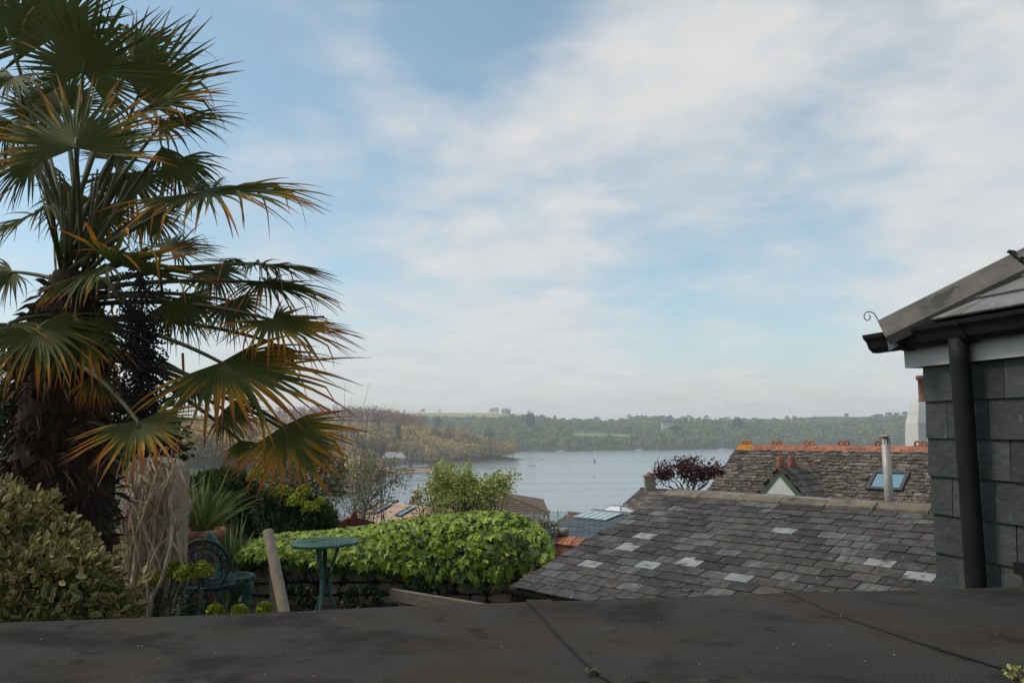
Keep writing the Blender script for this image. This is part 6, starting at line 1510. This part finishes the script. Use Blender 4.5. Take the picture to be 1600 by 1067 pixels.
FANS = [
 ((130, 114, 4.1), (150, -60, 3.9), (0, -1, .15), 260, .10, .12, 0, 400), ((118, 232, 3.65), (128, 112, 3.9), (0, -.75, .65), 232, .62, .12, 0, 410),
 ((215, 152, 4.3), (345, 42, 4.3), (.1, -.9, .3), 150, .2, .12, 0, 400), ((212, 178, 4.05), (352, 122, 3.95), (0, -.6, .8), 165, .6, .15, 0, 400),
 ((250, 198, 4.4), (385, 158, 4.5), (0, -.2, 1), 200, .05, .5, 0, 405), ((322, 300, 4.0), (506, 296, 3.8), (.1, -.45, .9), 265, .55, .35, 0, 430),
 ((265, 390, 4.5), (345, 362, 4.7), (0, -.6, .8), 220, .35, .2, 1, 440), ((395, 412, 4.2), (533, 420, 4.2), (0, -.15, 1), 250, .7, .25, 1, 450),
 ((415, 442, 4.3), (543, 466, 4.3), (.1, -.3, .9), 240, .6, .35, 0, 455), ((425, 500, 4.1), (562, 548, 4.0), (.2, -.35, .9), 235, .85, .2, 0, 480),
 ((345, 566, 3.9), (530, 655, 3.7), (.2, -.5, .8), 190, 1.0, .25, 0, 500), ((215, 658, 3.45), (232, 748, 3.22), (0, -.62, .78), 205, .85, .12, 0, 560),
 ((445, 664, 3.9), (512, 768, 3.75), (.1, -.9, .4), 170, 1.0, .12, 0, 540), ((60, 512, 3.6), (112, 590, 3.4), (0, -.5, .85), 250, .50, .6, 0, 500),
 ((375, 688, 4.5), (388, 742, 4.5), (0, -1, .2), 140, .75, .3, 0, 540), ((20, 120, 3.9), (-80, 170, 3.7), (-.3, -.8, .4), 230, 0, .2, 0, 400),
 ((15, 60, 4.2), (-30, -70, 4.2), (0, -1, 0), 210, 0, .1, 0, 400), ((70, 325, 3.75), (-60, 385, 3.5), (-.2, -.25, .95), 170, .08, .3, 0, 420),
 ((175, 412, 3.7), (305, 400, 3.4), (0, .25, 1), 120, .65, .1, 0, 470), ((165, 414, 3.6), (72, 468, 3.3), (-.2, -.3, .9), 110, .25, .25, 0, 470),
 ((205, 92, 4.5), (305, 22, 4.6), (0, -.9, .4), 140, .03, .15, 0, 400), ((332, 420, 4.5), (372, 485, 4.5), (.1, -.7, .6), 200, .15, .6, 1, 450),
 ((300, 590, 4.5), (312, 655, 4.5), (.1, -.8, .3), 140, .3, .7, 1, 520), ((200, 270, 4.4), (190, 372, 4.3), (0, -.9, .3), 190, .02, .45, 0, 410),
 ((20, 425, 4.5), (-60, 480, 4.4), (-.1, -.7, .6), 200, .1, .4, 0, 450), ((425, 535, 4.4), (446, 605, 4.4), (.2, -.8, .3), 120, .3, .5, 0, 500),
 ((50, 250, 4.6), (-30, 330, 4.5), (0, -.8, .6), 210, 0, .3, 0, 410), ((275, 250, 4.6), (335, 335, 4.7), (.2, -.7, .6), 180, .05, .6, 0, 415),
 ((475, 690, 4.4), (545, 722, 4.4), (.2, -.6, .7), 140, .7, .3, 0, 540), ((85, 60, 4.7), (50, -90, 4.7), (0, -1, .2), 220, 0, .1, 0, 395),
 ((100, 170, 4.6), (60, 90, 4.7), (0, -1, .3), 260, .02, .3, 0, 400), ((20, 190, 4.3), (-40, 260, 4.2), (-.2, -.9, .3), 200, 0, .35, 0, 405),
 ((300, 300, 4.5), (350, 275, 4.6), (0, -.6, .8), 170, .5, .2, 1, 420), ((255, 230, 4.1), (300, 300, 4.1), (.2, -.5, .8), 120, .1, .8, 0, 415),
 ((150, 330, 4.5), (210, 400, 4.6), (.1, -.9, .4), 170, .05, .5, 0, 420),
 ((170, 250, 4.8), (230, 190, 4.9), (0, -.9, .4), 220, .05, .4, 0, 410), ((120, 300, 4.7), (60, 380, 4.7), (0, -.9, .3), 200, .1, .5, 0, 420),
 ((230, 330, 4.7), (300, 380, 4.8), (.1, -.8, .5), 200, .2, .5, 0, 425), ((180, 120, 4.8), (230, 40, 4.9), (0, -.95, .3), 200, .03, .2, 0, 400),
 ((290, 470, 4.8), (350, 520, 4.8), (.1, -.7, .6), 190, .5, .6, 1, 470), ((60, 180, 4.8), (20, 110, 4.8), (0, -1, .3), 240, .02, .3, 0, 400),
 ((350, 640, 4.7), (420, 680, 4.7), (.1, -.7, .6), 170, .8, .4, 0, 540), ((125, 505, 3.7), (172, 600, 3.55), (.1, -.6, .8), 190, .75, .6, 0, 510), ((15, 505, 3.6), (-20, 600, 3.5), (-.1, -.6, .8), 190, .7, .6, 0, 505), ((150, 585, 3.9), (165, 650, 3.85), (.1, -.8, .5), 150, .8, .5, 0, 545), ((265, 470, 4.1), (330, 540, 4.1), (.1, -.6, .7), 170, .5, .5, 0, 470), ((360, 470, 4.3), (400, 540, 4.3), (.1, -.7, .6), 190, .4, .5, 1, 470),
 ((30, 560, 4.7), (-30, 620, 4.6), (-.1, -.8, .5), 200, .4, .5, 0, 520)]
for i, (h, t, nh, sp_, og, dr, pl, sy) in enumerate(FANS):
    fan(P(*h), P(*t), nh, sp_, og, dr, bool(pl), cpt(sy, random.uniform(-22, 22), random.uniform(-.08, .08)), .06 if h[1] < 450 else .10)
for i in range(14):         # young spears and bare stalks round the crown
    a = random.uniform(-1, 1); m = MB(); o = cpt(440, a * 22); q = P(112 + a * random.uniform(30, 110), random.uniform(250, 330), 4.2 + random.uniform(-.2, .2)); m.tube([o, o.lerp(q, .5) + V(0, 0, .02), q], [.013, .009, .005], 6); m.build('stalk', 'petiole', palm, True)
for i in range(46):         # dead strips and threads hanging in the crown
    o = P(random.uniform(60, 330), random.uniform(280, 560), 4.2 + random.uniform(-.3, .4)); o = cpt(random.uniform(380, 520), random.uniform(-25, 25)).lerp(o, random.uniform(.3, 1)); L = random.uniform(.08, .3); w_ = random.uniform(.003, .009); d = V(random.gauss(0, .4), random.gauss(0, .3), -1).normalized()
    m = MB(); k = random.uniform(.25, .9); m.add([o - V(w_, 0, 0), o + V(w_, 0, 0), o + d * L * .5 + V(w_, .01, 0), o + d * L * .5 - V(w_, -.01, 0), o + d * L + V(random.gauss(0, .03), 0, 0)], [(0, 1, 2, 3), (3, 2, 4)], k); m.build('dead_strip', 'palm_leaf', palm, attr='tip')
# fruit clusters
def fruit(c0, c1, w, n, label=None):
    c0, c1 = Vector(c0), Vector(c1); m = MB(); ph_ = (1 + 5 ** .5) / 2
    st = MB(); st.tube([cpt(430, 20), c0.lerp(cpt(430, 20), .4) + V(0, -.05, .06), c0, c0.lerp(c1, .6)], [.014, .012, .009, .005], 6)
    for i in range(n):
        t = random.random() ** .8; c = c0.lerp(c1, t); ww = w * (.45 + .75 * math.sin(min(1, t * 1.1) * math.pi) ** .7); p = c + V(random.gauss(0, ww * .5), random.gauss(0, ww * .5), random.gauss(0, .015)); s = random.uniform(.0042, .0072)
        m.lathe(p, [(0, -s), (s * .8, -s * .55), (s, .1 * s), (s * .7, s * .7), (0, s)], 6)
        if i % 5 == 0: st.tube([c + V(0, 0, .05), c.lerp(p, .6) + V(0, 0, .02), p], [.002, .0018, .0012], 4)
    s_o = st.build('fruit_stalk', 'bark', palm, True); b = m.build('berries', 'berries', s_o, True); b['kind'] = 'stuff'
fruit(P(215, 400, 3.85), P(228, 560, 3.8), .10, 700); fruit(P(200, 480, 3.75), P(222, 652, 3.7), .10, 1500); fruit(P(222, 500, 3.8), P(235, 640, 3.75), .085, 900); fruit(P(250, 430, 4.2), P(262, 530, 4.2), .08, 160)

# small green weed at the lower right corner of the felt
c = G(1592, 1056, FZ + .006); bush('roof_weed', 'tiny green weed on the felt in the lower right corner', V(c.x, c.y, FZ + .012), .035, .03, .014, 60, .016, 'apple_leaf', cat='weed')

# ------------------------------------------------------------------ haze over the river
ztop = 92
m = MB(); m.box((0, 0, (ztop - 4) / 2), 5300, 5300, ztop + 4)
hz = m.build('haze', 'ground'); hz['kind'] = 'stuff'; hz['label'] = 'thin pale haze over the river and far hills'
hm = bpy.data.materials.new('haze'); hm.use_nodes = True; t = hm.node_tree; t.nodes.clear()
o_ = t.nodes.new('ShaderNodeOutputMaterial'); pv = t.nodes.new('ShaderNodeVolumePrincipled')
pv.inputs['Color'].default_value = (.93, .96, 1., 1); pv.inputs['Density'].default_value = .00034; pv.inputs['Anisotropy'].default_value = .1
t.links.new(pv.outputs[0], o_.inputs['Volume']); hz.data.materials.clear(); hz.data.materials.append(hm)
